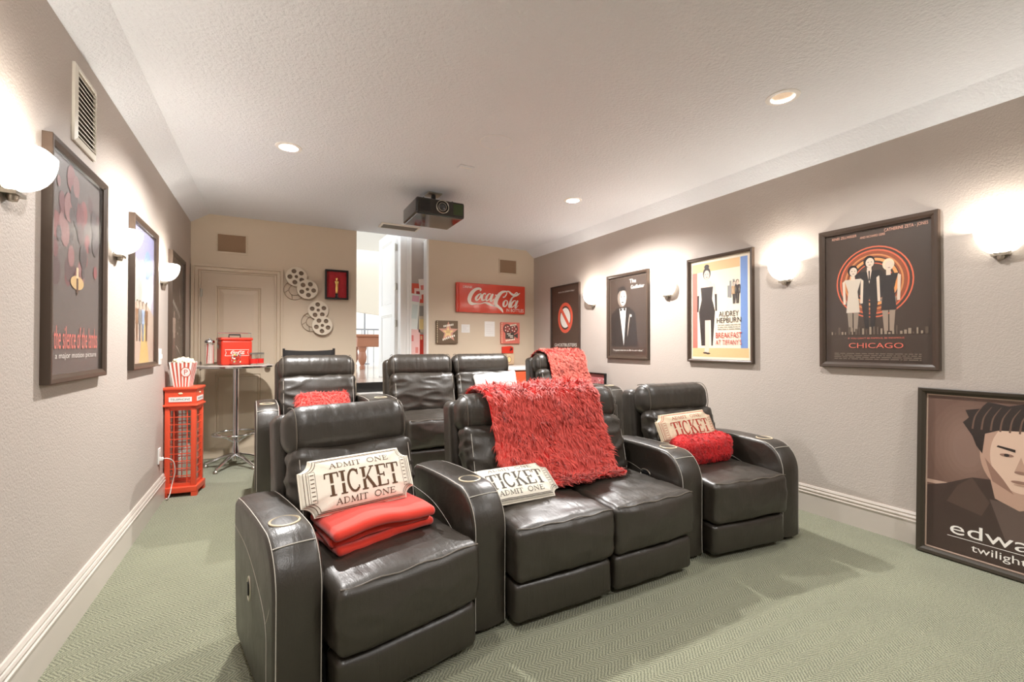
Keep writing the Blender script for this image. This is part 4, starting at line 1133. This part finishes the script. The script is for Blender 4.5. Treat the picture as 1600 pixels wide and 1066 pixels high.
block_sign('star_sign', 'square brown sign with a gold and pink star on the back wall', 2.10, rgb(112, 92, 70), draw_star)
def draw_camera(A):
    D, G_ = ink(72, 66, 58), ink(160, 120, 96)
    for x in (-.055, .055):
        A.ell(x, .06, .068, .072, ink(150, 74, 68)); A.ring(x, .06, .060, .064, .012, D)
        for i in range(5): A.ell(x + .034 * cos(i * 1.257), .06 + .036 * sin(i * 1.257), .010, .010, ink(240, 226, 206), 10)
    A.rect(-.085, -.085, .06, .005, D); A.poly([(.06, -.03), (.12, .0), (.12, -.08), (.06, -.05)], D)
    for i, (x0, x1, z) in enumerate(((-.06, .0, -.02), (-.04, .04, -.045), (-.01, .04, -.068))): A.rect(x0, z, x1, z + .012, ink(240, 232, 216))
    for i in range(6):
        A.rect(-.01 + i * .018, .098 + i * .003, .003 + i * .018, .120 + i * .003, ink(246, 236, 214)); A.rect(-.08 + i * .026, -.122 + i * .004, -.06 + i * .026, -.100 + i * .004, ink(246, 236, 214))
block_sign('camera_sign', 'square pink sign with a film camera at the right end of the back wall', 3.07, rgb(222, 120, 104), draw_camera)
for (x, z, a, b, lab) in ((2.38, 1.401, .125, .114, 'small square white paper note on the back wall'), (2.75, 1.351, .16, .215, 'taller white paper notice under the red sign')):
    t = thing('paper_note', lab, 'note', (x, YB, z), 0)
    mb = MB(); mb.box((-a / 2, -.003, 0), (a / 2, 0, b), M_white); mb.build('sheet', t, smooth=0)
    A = Art(); rnd = random.Random(2)
    for i in range(5): A.rect(-a * .36, b * (.2 + i * .14), a * rnd.uniform(.1, .36), b * (.2 + i * .14) + .004, ink(214, 210, 204))
    A.build('print', t, (0, -.0032, 0))
# bottle opener with a cap box
t = thing('bottle_opener', 'red wall bottle opener with a beige cap box under the pink sign', 'bottle opener', (3.03, YB, .945), 0)
mb = MB(); mb.prism([(-.09, .165), (.09, .165), (.09, .25), (.05, .268), (-.09, .26)], -.03, 0, M_red); mb.tube([(.03, -.035, .205), (.06, -.05, .225), (.045, -.035, .245)], .008, M_black); mb.build('opener_plate', t, smooth=0)
mb = MB(); mb.rbox((0, -.035, .08), (.17, .07, .16), .006, mat('kraft_box', rgb(210, 180, 146), .7)); mb.build('cap_box', t)
A = Art(); A.ell(.0, .075, .03, .04, ink(236, 214, 150)); A.ring(0, .075, .034, .044, .006, ink(150, 60, 48)); A.build('print', t, (0, -.0705, 0))

# in-wall speakers on the back wall
for x0, x1, z0, z1, lab in ((-.52, -.255, 2.247, 2.437, 'brown cloth wall speaker grille above the closet door'), (2.91, 3.178, 2.279, 2.468, 'tan wall speaker grille above the red soda sign')):
    t = thing('wall_speaker', lab, 'speaker', ((x0 + x1) / 2, YB, z0), 0, 'wall speakers in the back wall'); a, b = x1 - x0 + .03, z1 - z0 + .03
    mb = MB(); vs = []; fs = []
    pr = [(0, 0), (0, .012), (.014, .014), (.018, .006)]
    for e, d in pr: vs += [(-a / 2 + e, -d, -.015 + e), (a / 2 - e, -d, -.015 + e), (a / 2 - e, -d, b - .015 - e), (-a / 2 + e, -d, b - .015 - e)]
    for j in range(3):
        for k in range(4): fs.append((j * 4 + k, j * 4 + (k + 1) % 4, (j + 1) * 4 + (k + 1) % 4, (j + 1) * 4 + k))
    mb.add(vs, fs, M_trimb); mb.build('bezel', t, smooth=0)
    mb = MB(); mb.box((-a / 2 + .015, -.007, 0), (a / 2 - .015, -.002, b - .03), mat('grille_cloth', rgb(150, 122, 96), .9, bump=(700, .5, 1, .003))); mb.build('grille', t, smooth=0)

# ---------------------------------------------------------------- film reel wall art
M_reel = mat('cream_metal_reel', rgb(226, 214, 194), .5)
M_wire = mat('thin_bronze_wire', rgb(140, 116, 92), .4, .6)
def reel(parent, x, z, d, r, a0):
    mb = MB(); h = [circle(0, 0, r * .17, 16)]
    for i in range(5):
        a = a0 + 2 * pi * i / 5; h.append(circle(r * .6 * cos(a), r * .6 * sin(a), r * .235, 18))
    Mx = Matrix.Translation((x, -d, z)) @ Matrix.Rotation(radians(90), 4, 'X')
    holes_plate(circle(0, 0, r, 44), h, .014, M_reel, mb, Mx); mb.build('reel', parent, smooth=0)
    mb = MB(); mb.lathe([(r * .9, 0), (r * .9, -.004), (.0, -.004)], mat('brown_reel_back', rgb(128, 108, 88), .6), 32, Matrix.Translation((x, -d, z)) @ Matrix.Rotation(radians(90), 4, 'X')); mb.build('reel_back', parent, smooth=30)  # brown disc behind the plate so that its holes come out dark
def reel_art(label, pts, wire, loc):
    t = thing('film_reel_art', label, 'wall art', loc, 0, 'film reel wall art')
    for i, (x, z, a0) in enumerate(pts): reel(t, x - loc[0], z - loc[2], .02 + .022 * i, .112, a0)
    wx, wz = wire[0] - loc[0], wire[1] - loc[2]
    for r in (.112, .06):
        mb = MB(); mb.tube([(wx + r * cos(2 * pi * i / 40), -.012, wz + r * sin(2 * pi * i / 40)) for i in range(40)], .0028, M_wire, 5, closed=True); mb.build('wire_ring', t)
    for i in range(6):
        a = i * pi / 3; mb = MB(); mb.tube([(wx + .06 * cos(a), -.012, wz + .06 * sin(a)), (wx + .112 * cos(a + .3), -.012, wz + .112 * sin(a + .3))], .002, M_wire, 5); mb.build('spoke', t)
reel_art('upper cream film reel wall sculpture beside the closet door', [(.252, 2.022, .7), (.369, 1.879, 1.1)], (.235, 1.865), (.30, YB, 1.76))
reel_art('lower cream film reel wall sculpture below the shadow box', [(.488, 1.641, .4), (.531, 1.459, .9)], (.42, 1.50), (.50, YB, 1.34))

# shadow box with a small gold trophy figure
t = thing('shadow_box', 'black shadow box lined in red velvet on the back wall', 'shadow box', (.692, YB, 1.780), 0)
mb = MB(); W_, H_ = .262, .352
for lo, hi in (((-W_ / 2, -.06, 0), (-W_ / 2 + .018, 0, H_)), ((W_ / 2 - .018, -.06, 0), (W_ / 2, 0, H_)), ((-W_ / 2 + .018, -.06, 0), (W_ / 2 - .018, 0, .018)), ((-W_ / 2 + .018, -.06, H_ - .018), (W_ / 2 - .018, 0, H_))): mb.box(lo, hi, M_black)
mb.build('frame', t, smooth=0)
mb = MB(); mb.box((-W_ / 2 + .018, -.008, .018), (W_ / 2 - .018, -.002, H_ - .018), mat('red_velvet', rgb(196, 20, 38), .8, sheen=.6, bump=(12, .5, 4, .02))); mb.build('velvet_lining', t, smooth=0)
mb = MB(); M_gold = mat('polished_gold', rgb(226, 186, 110), .25, 1.0)
Gm = Matrix.Translation((.692, YB - .032, 1.780 + .0185))
mb.lathe([(0, 0), (.020, 0), (.020, .012), (.015, .016), (.015, .04), (.019, .044), (.019, .05), (0, .05)], M_black, 20, Gm)
mb.lathe([(.004, .05), (.009, .055), (.011, .09), (.014, .12), (.010, .145), (.013, .165), (.020, .188), (.018, .200), (.006, .207), (.006, .212), (.011, .222), (.010, .236), (.0, .243)], M_gold, 20, Gm @ Matrix.Diagonal((1.35, .75, 1, 1)))
tag(mb.build('trophy_figurine'), 'small gold trophy figurine inside the red velvet shadow box', 'trophy')
mb = MB(); mb.add([(-W_ / 2 + .018, -.055, .018), (W_ / 2 - .018, -.055, .018), (W_ / 2 - .018, -.055, H_ - .018), (-W_ / 2 + .018, -.055, H_ - .018)], [(0, 1, 2, 3)], M_pane); mb.build('glass_pane', t, smooth=0)

# ================================================================== grilles, switches, ceiling things
def slat_grille(name, label, loc, rz, W, H, n, m, ms, cat='vent', flat=False, slat=None):
    t = thing(name, label, cat, loc, rz)
    if flat: t.rotation_euler = (radians(90), 0, radians(rz))
    mb = MB(); pr = [(0, 0), (0, .010), (.022, .016), (.028, .004)]; vs = []; fs = []
    for e, d in pr: vs += [(-W / 2 + e, -d, e), (W / 2 - e, -d, e), (W / 2 - e, -d, H - e), (-W / 2 + e, -d, H - e)]
    for j in range(3):
        for k in range(4): fs.append((j * 4 + k, j * 4 + (k + 1) % 4, (j + 1) * 4 + (k + 1) % 4, (j + 1) * 4 + k))
    mb.add(vs, fs, m); mb.build('frame', t, smooth=0)
    mb = MB(); mb.box((-W / 2 + .02, -.003, .02), (W / 2 - .02, -.001, H - .02), ms); mb.build('duct', t, smooth=0)
    st = (H - .056) / n; sm = slat or m
    for i in range(n):
        z = .028 + st * (i + .5); mb = MB()
        xa, xb = -W / 2 + .024, W / 2 - .024
        mb.add([(xa, -.014, z - st * .28), (xb, -.014, z - st * .28), (xb, -.008, z + st * .24), (xa, -.008, z + st * .24), (xa, -.0125, z - st * .30), (xb, -.0125, z - st * .30), (xb, -.0065, z + st * .22), (xa, -.0065, z + st * .22)],
               [(0, 1, 2, 3), (4, 7, 6, 5), (0, 4, 5, 1), (2, 6, 7, 3), (1, 5, 6, 2), (0, 3, 7, 4)], sm); mb.build('slat', t, smooth=0)
    return t
M_offwhite = mat('off_white_metal', rgb(226, 220, 208), .45)
M_duct = mat('dark_duct', rgb(70, 58, 46), .8)
slat_grille('air_return_grille', 'white slatted air return grille high on the left wall', (XL, 2.718, 2.107), 90, .27, .34, 13, M_offwhite, M_duct)
slat_grille('ceiling_vent', 'grey slatted air vent in the ceiling before the doorway', (1.345, 5.46, ZC), 0, .46, .22, 6, M_offwhite, M_duct, flat=True, slat=mat('grey_vent_metal', rgb(120, 114, 104), .4))
def plate(name, label, cat, y, z, toggle):
    t = thing(name, label, cat, (XL, y, z), 90)
    mb = MB(); mb.rbox((0, -.004, .06), (.075, .008, .12), .003, M_white); mb.build('plate', t)
    for i in range(2):
        mb = MB()
        if toggle: mb.rbox(((-1, 1)[i] * .016, -.0095, .06), (.012, .011, .034), .003, M_white)
        else: mb.rbox((0, -.0085, .035 + i * .05), (.034, .003, .030), .0014, M_offwhite)
        mb.build('toggle' if toggle else 'socket', t)
    return t
plate('light_switch', 'white light switch plate on the left wall below the middle posters', 'light switch', 4.335, 1.075, True)
plate('wall_outlet', 'white power outlet on the left wall above the baseboard', 'outlet', 4.338, .31, False)
t = thing('ceiling_speaker', 'faint round white speaker cover flush in the ceiling', 'speaker', (1.376, 2.799, ZC))
mb = MB(); mb.lathe([(.115, 0), (.115, -.003), (.108, -.005), (0, -.005)], M_ceil, 40); mb.build('cover', t)
mb = MB(); mb.tube([(.112 * cos(2 * pi * i / 48), .112 * sin(2 * pi * i / 48), -.004) for i in range(48)], .0018, M_white, 5, closed=True); mb.build('rim', t)
t = thing('ceiling_plate', 'small rectangular white plate on the ceiling beyond the round speaker', 'plate', (1.358, 3.306, ZC))
mb = MB(); mb.rbox((0, 0, -.004), (.12, .075, .008), .003, M_ceil); mb.build('plate', t)
mb = MB(); mb.rbox((0, 0, -.009), (.10, .012, .003), .0014, M_white); mb.build('ridge', t)

# projector
t = thing('projector', 'black video projector hanging from the ceiling', 'projector', (1.335, 3.83, ZC), 0)
M_pj = mat('black_gloss_plastic', rgb(18, 18, 19), .12, coat=.5); M_pjf = mat('charcoal_front', rgb(44, 40, 36), .35)
mb = MB(); mb.rbox((0, .225, -.186), (.455, .45, .148), .022, M_pj, None, 4); mb.build('body', t)
mb = MB(); mb.rbox((0, .002, -.186), (.43, .012, .130), .005, M_pjf); f = mb.build('front_panel', t)
for x in (-.15, .16):
    for i in range(7):
        mb = MB(); mb.box((x - .045, -.007, -.232 + i * .0145), (x + .045, -.003, -.225 + i * .0145), M_black if x < 0 else mat('green_tinted_vent', rgb(62, 84, 30), .35)); mb.build('vent_slat', t, smooth=0)
Lm = Matrix.Translation((.01, -.004, -.180)) @ Matrix.Rotation(radians(90), 4, 'X')
mb = MB(); mb.lathe([(.058, 0), (.060, .012), (.055, .016), (.052, .012), (.052, .002)], M_steel, 36, Lm); mb.build('lens_ring', t)
mb = MB(); mb.lathe([(.052, .002), (.042, .012), (.040, .004), (.030, .002)], M_black, 32, Lm); mb.lathe([(.040, .006), (.038, .010), (.034, .010), (.033, .004)], M_steel, 32, Lm); mb.build('lens_barrel', t)
mb = MB(); mb.lathe([(.032, .0015), (.026, .006), (.014, .0095), (0, .0105)], mat('lens_glass', rgb(16, 16, 24), .03, coat=1.0), 28, Lm); mb.build('lens', t)
mb = MB(); mb.rbox((0, .22, -.006), (.13, .13, .012), .003, M_steel); mb.build('ceiling_plate', t)
mb = MB(); mb.tube([(0, .22, -.01), (0, .22, -.085)], .022, M_black, 16); mb.rbox((0, .22, -.088), (.15, .12, .022), .006, M_black); mb.build('mount_stem', t)
for sx in (-1, 1):
    for yy in (.08, .36):
        mb = MB(); mb.tube([(sx * .05, .22, -.09), (sx * .14, yy, -.092), (sx * .15, yy, -.115)], .007, M_black, 8); mb.build('mount_arm', t)

# ================================================================== telephone booth with popcorn
t = thing('telephone_booth', 'small red telephone booth cabinet standing by the left wall', 'telephone booth', (-.632, 4.575, 0), -8)
M_boxred = mat('orange_red_paint', rgb(226, 82, 52), .4)
mb = MB()
mb.rbox((0, 0, .055), (.240, .240, .05), .008, M_boxred); mb.build('plinth', t)
for sx in (-1, 1):
    for sy in (-1, 1):
        mb = MB(); mb.box((sx * .115 - .02, sy * .115 - .02, 0), (sx * .115 + .02 - (.0), sy * .115 + .02, .032), M_boxred, Matrix.Translation((-sx * .016, -sy * .016, 0))); mb.build('foot', t, smooth=0)
for sx in (-1, 1):
    for sy in (-1, 1):
        mb = MB(); mb.rbox((sx * .089, sy * .089, .40), (.034, .034, .66), .004, M_boxred, None, 2); mb.build('post', t)
mb = MB(); mb.box((-.106, -.106, .715), (.106, .106, .855), M_boxred); mb.build('head_box', t, smooth=0)
mb = MB(); mb.rbox((0, 0, .735), (.238, .238, .018), .006, M_boxred); mb.build('cornice', t)
mb = MB(); mb.rbox((0, 0, .872), (.236, .236, .022), .006, M_boxred); mb.rbox((0, 0, .858), (.224, .224, .012), .004, M_boxred); mb.build('cap', t)
for k in range(4):
    Rk = Matrix.Rotation(pi / 2 * k, 4, 'Z')
    if k in (0, 1):
        mb = MB(); mb.box((-.078, -.109, .765), (.078, -.106, .803), M_white, Rk); sgn = mb.build('sign_panel', t, smooth=0)
        A = Art(); A.text('TELEPHONE', 0, .776, .017, ink(70, 62, 56), .135); o = A.build('lettering', sgn); o.matrix_local = Rk @ Matrix.Translation((0, -.1093, 0))
        mb = MB(); mb.lathe([(0, 0), (.016, 0), (.012, .004), (0, .005)], mat('cream_crown', rgb(236, 220, 180), .4), 16, Rk @ Matrix.Translation((0, -.106, .832)) @ Matrix.Rotation(radians(90), 4, 'X') @ Matrix.Diagonal((1, .5, 1, 1))); mb.build('crown_badge', t)
    mb = MB(); mb.add([(-.072, -.094, .08), (.072, -.094, .08), (.072, -.094, .715), (-.072, -.094, .715)], [(0, 1, 2, 3)], M_clear, Rk); mb.build('glass_pane', t, smooth=0)
    mb = MB(); mb.box((-.072, -.100, .07), (.072, -.088, .105), M_boxred, Rk); mb.build('rail', t, smooth=0)
    mb = MB(); mb.box((-.072, -.100, .695), (.072, -.088, .72), M_boxred, Rk); mb.build('rail', t, smooth=0)
    for x in (-.045, .045):
        mb = MB(); mb.box((x - .003, -.0985, .10), (x + .003, -.0925, .70), M_boxred, Rk); mb.build('glazing_bar', t, smooth=0)
    for i in range(9):
        z = .105 + .0595 * (i + 1); mb = MB(); mb.box((-.072, -.098, z - .003), (.072, -.093, z + .003), M_boxred, Rk); mb.build('glazing_bar', t, smooth=0)
cord = [(-.738, 4.338, .345), (-.70, 4.33, .345), (-.672, 4.36, .31), (-.668, 4.40, .22), (-.69, 4.42, .12), (-.70, 4.405, .05), (-.715, 4.40, .012), (-.73, 4.44, .008)]
mb = MB(); mb.tube(smooth_pts(cord, 6), .0035, M_white, 6); mb.rbox((-.742, 4.338, .345), (.022, .026, .024), .004, M_white); tag(mb.build('power_cord'), 'thin white power cord plugged in beside the telephone booth', 'cord')

t = thing('popcorn_box', 'red striped popcorn box standing on top of the telephone booth', 'popcorn box', (-.640, 4.560, .883), -8)
def taper(z, a=.052, b=.078, h=.20): return a + (b - a) * z / h
M_str = ink(206, 92, 70)
for k in range(4):
    Rk = Matrix.Rotation(pi / 2 * k, 4, 'Z'); mb = MB(); n = 11; h = .20; y = -.052; y1 = -.078
    for i in range(n):
        a0, a1 = -1 + 2 * i / n, -1 + 2 * (i + 1) / n
        mb.add([(.052 * a0, y, 0), (.052 * a1, y, 0), (.078 * a1, y1, h + .006 * sin(pi * (i + .5))), (.078 * a0, y1, h)], [(0, 1, 2, 3)], M_white if i % 2 == 0 else M_str, Rk)
    mb.build('side', t, smooth=0)
A = Art(); A.ell(.012, 0, .036, .042, M_white); A.ring(.012, 0, .036, .042, .006, M_str); A.text('P', .012, -.020, .042, M_str); o = A.build('badge', t, (0, 0, 0)); o.matrix_local = Matrix.Translation((.022, -.0685, .12)) @ Matrix.Rotation(radians(7.4), 4, 'X')
mb = MB(); rnd = random.Random(12); M_pop = mat('popcorn', rgb(246, 234, 200), .8)
for i in range(120):
    a, r = rnd.uniform(0, 2 * pi), sqrt(rnd.random()) * .07; x, y = r * cos(a) * 1.05, r * sin(a) * 1.05
    z = .196 + .035 * (1 - (r / .075) ** 2) + rnd.uniform(-.008, .006)
    mb.rbox((x, y, z), (rnd.uniform(.014, .022),) * 3, .007, M_pop, None, 1, fn=lambda q, n: q * (1 + .35 * noise.noise(q * 160 + Vector((i, i, 0)))))
ob = mb.build('popcorn', t, smooth=60); ob['kind'] = 'stuff'
mb = MB(); mb.box((-.051, -.051, 0), (.051, .051, .004), M_white); mb.build('base', t, smooth=0)

# ================================================================== bar table and what stands on it
TX, TY = -.315, 5.33
t = thing('bar_table', 'tall round chrome pedestal bar table before the closet door', 'bar table', (TX, TY, 0), 0)
M_top = mat('pale_laminate', rgb(206, 198, 188), .25)
mb = MB(); mb.lathe([(0, 1.000), (.335, 1.000), (.345, 1.004), (.347, 1.012), (.345, 1.020), (.335, 1.024), (0, 1.024)], M_top, 56); mb.build('table_top', t, smooth=40)
mb = MB(); mb.lathe([(.3475, 1.003), (.350, 1.006), (.350, 1.018), (.3475, 1.021)], M_chrome, 56); mb.build('rim', t)
mb = MB(); mb.lathe([(.0, .06), (.032, .06), (.032, .20), (.026, .21), (.026, .99), (.10, .995), (.10, 1.0), (0, 1.0)], M_chrome, 28); mb.build('pole', t)
for k in range(5):
    a = k * 2 * pi / 5 + .35; mb = MB(); d = Vector((cos(a), sin(a), 0))
    mb.tube([d * .01 + Vector((0, 0, .125)), d * .12 + Vector((0, 0, .095)), d * .27 + Vector((0, 0, .032))], [.020, .018, .014], M_chrome, 10); l = mb.build('leg', t)
    mb = MB(); mb.lathe([(0, 0), (.022, 0), (.022, .012), (.012, .026), (0, .028)], M_steel, 14, Matrix.Translation(d * .268)); mb.build('glide', l)
mb = MB(); mb.tube([(.20 * cos(2 * pi * i / 48), .20 * sin(2 * pi * i / 48), .335) for i in range(48)], .009, M_chrome, 8, closed=True); mb.build('foot_ring', t)
for k in range(5):
    a = k * 2 * pi / 5 + .35; d = Vector((cos(a), sin(a), 0)); mb = MB(); mb.tube([d * .02 + Vector((0, 0, .24)), d * .11 + Vector((0, 0, .30)), d * .20 + Vector((0, 0, .335))], .006, M_chrome, 8); mb.build('ring_strut', t)
TT = 1.0245
t = thing('soda_cooler', 'red metal picnic cooler with white script on the bar table', 'cooler', (-.33, 5.36, TT), 16)
mb = MB(); mb.rbox((0, 0, .125), (.275, .20, .25), .022, M_red, None, 4); mb.build('body', t)
mb = MB(); mb.rbox((0, 0, .262), (.285, .21, .030), .012, M_red, None, 4); lid = mb.build('lid', t)
mb = MB(); mb.tube([(-.05, 0, .275), (-.05, 0, .306), (.05, 0, .306), (.05, 0, .275)], .007, M_black, 8); mb.build('lid_handle', lid)
mb = MB(); mb.tube([(-.147, 0, .18), (-.147, 0, .325), (.147, 0, .325), (.147, 0, .18)], .005, M_chrome, 8); mb.build('bail_handle', t)
for sx in (-1, 1):
    mb = MB(); mb.rbox((sx * .140, 0, .185), (.010, .03, .04), .003, M_steel); mb.build('handle_bracket', t)
A = Art(); wht = ink(246, 240, 228, .3)
A.stroke([(-.105, .095, .004), (.105, .095, .004), (.094, .125, .004), (.105, .155, .004), (-.105, .155, .004), (-.094, .125, .004), (-.105, .095, .004)], wht, 1)
script_logo(A, -.080, .098, .16, .056, wht); A.build('logo', t, (0, -.1004, 0))
M_frost = mat('paper_straws', rgb(240, 224, 214), .7)
t = thing('straw_dispenser', 'glass straw dispenser with a chrome lid on the bar table', 'straw dispenser', (-.535, 5.29, TT), 0)
mb = MB(); mb.lathe([(.0, .0), (.046, 0), (.046, .018), (.040, .022), (.040, .225)], M_clear, 24); mb.build('glass_jar', t)
mb = MB(); mb.lathe([(.043, .222), (.044, .235), (.036, .25), (.012, .258), (.010, .266), (0, .27)], M_chrome, 24); mb.build('lid', t)
rnd = random.Random(5)
for i in range(26):
    a, r = rnd.uniform(0, 2 * pi), sqrt(rnd.random()) * .033; mb = MB(); mb.tube([(r * cos(a), r * sin(a), .02), (r * cos(a + .3) * .95, r * sin(a + .3) * .95, .215)], .0035, M_frost if i % 3 else ink(206, 70, 60), 5); mb.build('straw', t)
def tumbler(label, x, y, dress):
    t = thing('drinking_glass', label, 'glass', (x, y, TT), 0, 'glasses on the bar table')
    mb = MB(); mb.lathe([(0, .0), (.034, 0), (.036, .01), (.040, .125), (.038, .125), (.034, .012), (0, .010)], M_clear, 24); mb.build('glass', t)
    dress(t)
def red_band(t):
    mb = MB(); mb.lathe([(.0365, .015), (.0378, .062)], mat('red_glass_print', rgb(206, 40, 34), .3), 24); mb.build('red_band', t)
    mb = MB(); mb.lathe([(.0392, .108), (.0402, .1225)], mat('grey_rim_print', rgb(110, 104, 98), .4), 24); mb.build('rim_band', t)
def dots(t):
    rnd = random.Random(2); cols = [(226, 200, 90), (206, 60, 50), (120, 150, 110), (240, 236, 226), (240, 236, 226), (90, 86, 84)]
    for i in range(26):
        a, z = rnd.uniform(0, 2 * pi), rnd.uniform(.02, .11); mb = MB(); r = .0375 + z * .03 + .001
        mb.rbox((0, 0, 0), (.016, .0015, .014), .0006, ink(*rnd.choice(cols)), Matrix.Rotation(a, 4, 'Z') @ Matrix.Translation((0, -r, z)), 1); mb.build('printed_patch', t)
tumbler('clear glass printed with coloured patches in front of the red cooler', -.305, 5.18, dots)
tumbler('red banded drinking glass beside the cooler, the nearer of two', -.155, 5.25, red_band)
tumbler('red banded drinking glass beside the cooler, the farther of two', -.105, 5.33, red_band)

# ================================================================== behind the rear row
t = thing('director_chair', 'tall black canvas director chair behind the rear left recliner', 'director chair', (.36, 5.10, 0), 0)
M_dk = mat('black_stained_wood', rgb(34, 28, 25), .4)
for sx in (-1, 1):
    mb = MB(); mb.box((sx * .245 - .012, .16, .72), (sx * .245 + .012, .19, 1.19), M_dk); mb.build('back_post', t, smooth=0)
    mb = MB(); mb.box((sx * .245 - .02, -.22, .93), (sx * .245 + .02, .20, .952), M_dk); mb.build('armrest', t, smooth=0)
    mb = MB(); mb.box((sx * .245 - .012, -.20, .72), (sx * .245 + .012, -.17, .93), M_dk); mb.build('arm_post', t, smooth=0)
    mb = MB(); mb.box((sx * .245 - .012, -.22, .695), (sx * .245 + .012, .20, .725), M_dk); mb.build('seat_rail', t, smooth=0)
    for y in (-.19, .17):
        mb = MB(); mb.tube([(-sx * .24, y + sx * .012, .02), (sx * .24, y + sx * .012, .71)], .013, M_dk, 8); mb.build('leg', t)
for y in (-.19, .17):
    mb = MB(); mb.box((-.26, y - .015, 0), (.26, y + .015, .025), M_dk); mb.build('floor_rail', t, smooth=0)
mb = MB(); mb.add([(-.245 + .49 * i / 8, .16 + .02 * (1 - (i / 4 - 1) ** 2), z - .012 * (1 - (i / 4 - 1) ** 2)) for z in (.99, 1.175) for i in range(9)], [(i, i + 1, i + 10, i + 9) for i in range(8)], M_fabric_black); o = mb.build('back_canvas', t); o.modifiers.new('s', 'SOLIDIFY').thickness = .004
mb = MB(); mb.add([(-.245 + .49 * i / 8, y, .722 - .03 * (1 - (i / 4 - 1) ** 2)) for y in (-.2, .17) for i in range(9)], [(i, i + 1, i + 10, i + 9) for i in range(8)], M_fabric_black); o = mb.build('seat_canvas', t); o.modifiers.new('s', 'SOLIDIFY').thickness = .004

t = thing('chest_cooler', 'orange chest cooler with a white lid behind the rear right seats', 'cooler', (2.90, 5.42, 0), 0)
mb = MB(); mb.rbox((0, 0, .47), (.80, .50, .82), .02, mat('orange_enamel', rgb(224, 96, 58), .35)); mb.build('body', t)
mb = MB(); mb.rbox((0, 0, .915), (.83, .53, .05), .015, M_white); mb.build('lid', t)
for sx in (-1, 1):
    for sy in (-1, 1):
        mb = MB(); mb.rbox((sx * .35, sy * .2, .03), (.06, .06, .06), .01, M_black); mb.build('foot', t)

# papers and pictures on the entry wall
def pinned(label, x, z, a, b, col, rot, y, bands):
    t = thing('wall_card', label, 'card', (x, y, z), 0, 'cards and sheets by the entry door')
    t.rotation_euler = (0, radians(rot), 0)
    mb = MB(); mb.box((-a / 2, -.004, -b / 2), (a / 2, 0, b / 2), ink(*col)); mb.build('sheet', t, smooth=0)
    A = Art()
    for (u0, v0, u1, v1, c) in bands: A.rect(a * (u0 - .5), b * (v0 - .5), a * (u1 - .5), b * (v1 - .5), ink(*c))
    A.build('print', t, (0, -.0042, 0))
YE = YB + T + .005
pinned('red bordered picture at the top of the entry wall', 1.745, 1.93, .17, .26, (222, 92, 70), 0, YE, [(.2, .2, .8, .75, (240, 214, 206)), (.35, .3, .65, .6, (170, 60, 60))])
pinned('white and pink card overlapping the red bordered picture', 1.805, 2.02, .09, .21, (242, 234, 226), -6, YE - .006, [(.2, .3, .8, .6, (226, 130, 120))])
pinned('tall pale sheet hanging beside the door frame', 1.695, 1.68, .12, .48, (232, 236, 230), 5, YE - .006, [(.1, .78, .9, .95, (236, 180, 200)), (.2, .3, .8, .7, (214, 226, 222))])
pinned('pink speckled sheet low on the entry wall', 1.71, 1.24, .13, .40, (240, 196, 190), 0, YE - .003, [(.1, .6, .3, .8, (220, 120, 116)), (.5, .2, .8, .4, (226, 140, 130))])
pinned('cream and grey card in the middle of the entry wall', 1.80, 1.60, .09, .40, (214, 200, 180), 0, YE - .003, [(.1, .1, .9, .45, (236, 214, 150)), (.1, .55, .9, .9, (150, 146, 140))])
pinned('plain red sheet low beside the wall edge', 1.805, 1.20, .07, .34, (212, 62, 46), 0, YE - .006, [(.1, .8, .5, .95, (236, 200, 150))])

# loft beyond the doorway
t = thing('pool_table', 'wooden pool table with turned legs beyond the open doorway', 'pool table', (2.15, 9.6, LZ), 0)
M_wood = mat('warm_walnut', rgb(176, 120, 92), .4, bump=(6, .1, 4, .003))
mb = MB(); mb.rbox((0, 0, .535), (1.4, 2.4 * .5, .20), .02, M_wood); mb.build('apron', t)
mb = MB(); mb.rbox((0, 0, .655), (1.48, 1.28, .05), .015, M_wood); mb.build('rail', t)
mb = MB(); mb.box((-.6, -.5, .675), (.6, .5, .683), mat('green_felt', rgb(70, 120, 90), .9)); mb.build('felt', t, smooth=0)
for sx in (-1, 1):
    for sy in (-1, 1):
        mb = MB(); mb.lathe([(0, 0), (.05, 0), (.055, .04), (.035, .08), (.075, .16), (.085, .24), (.06, .34), (.085, .40), (.085, .45), (0, .45)], M_wood, 18, Matrix.Translation((sx * .58, sy * .48, 0))); mb.build('leg', t)
t = thing('balcony_railing', 'grey metal railing beyond the pool table', 'railing', (2.2, 12.0, LZ), 0)
M_rail = mat('grey_iron', rgb(150, 152, 158), .5)
mb = MB(); mb.box((-1.8, -.02, .86), (1.8, .02, .90), M_rail); mb.build('handrail', t, smooth=0)
for i in range(25):
    mb = MB(); mb.box((-1.8 + i * .15 - .008, -.008, .0), (-1.8 + i * .15 + .008, .008, .86), M_rail); mb.build('baluster', t, smooth=0)
t = thing('loft_lamp_post', 'thin grey post lamp behind the railing', 'lamp', (2.05, 11.6, LZ), 0)
mb = MB(); mb.tube([(0, 0, 0), (0, 0, 1.42)], .022, M_rail, 10); mb.build('post', t)
mb = MB(); mb.lathe([(0, 1.42), (.09, 1.42), (.09, 1.45), (0, 1.47)], M_rail, 16); mb.build('cap', t)
mb = MB(); mb.lathe([(0, 0), (.12, 0), (.12, .02), (0, .03)], M_rail, 16); mb.build('base', t)
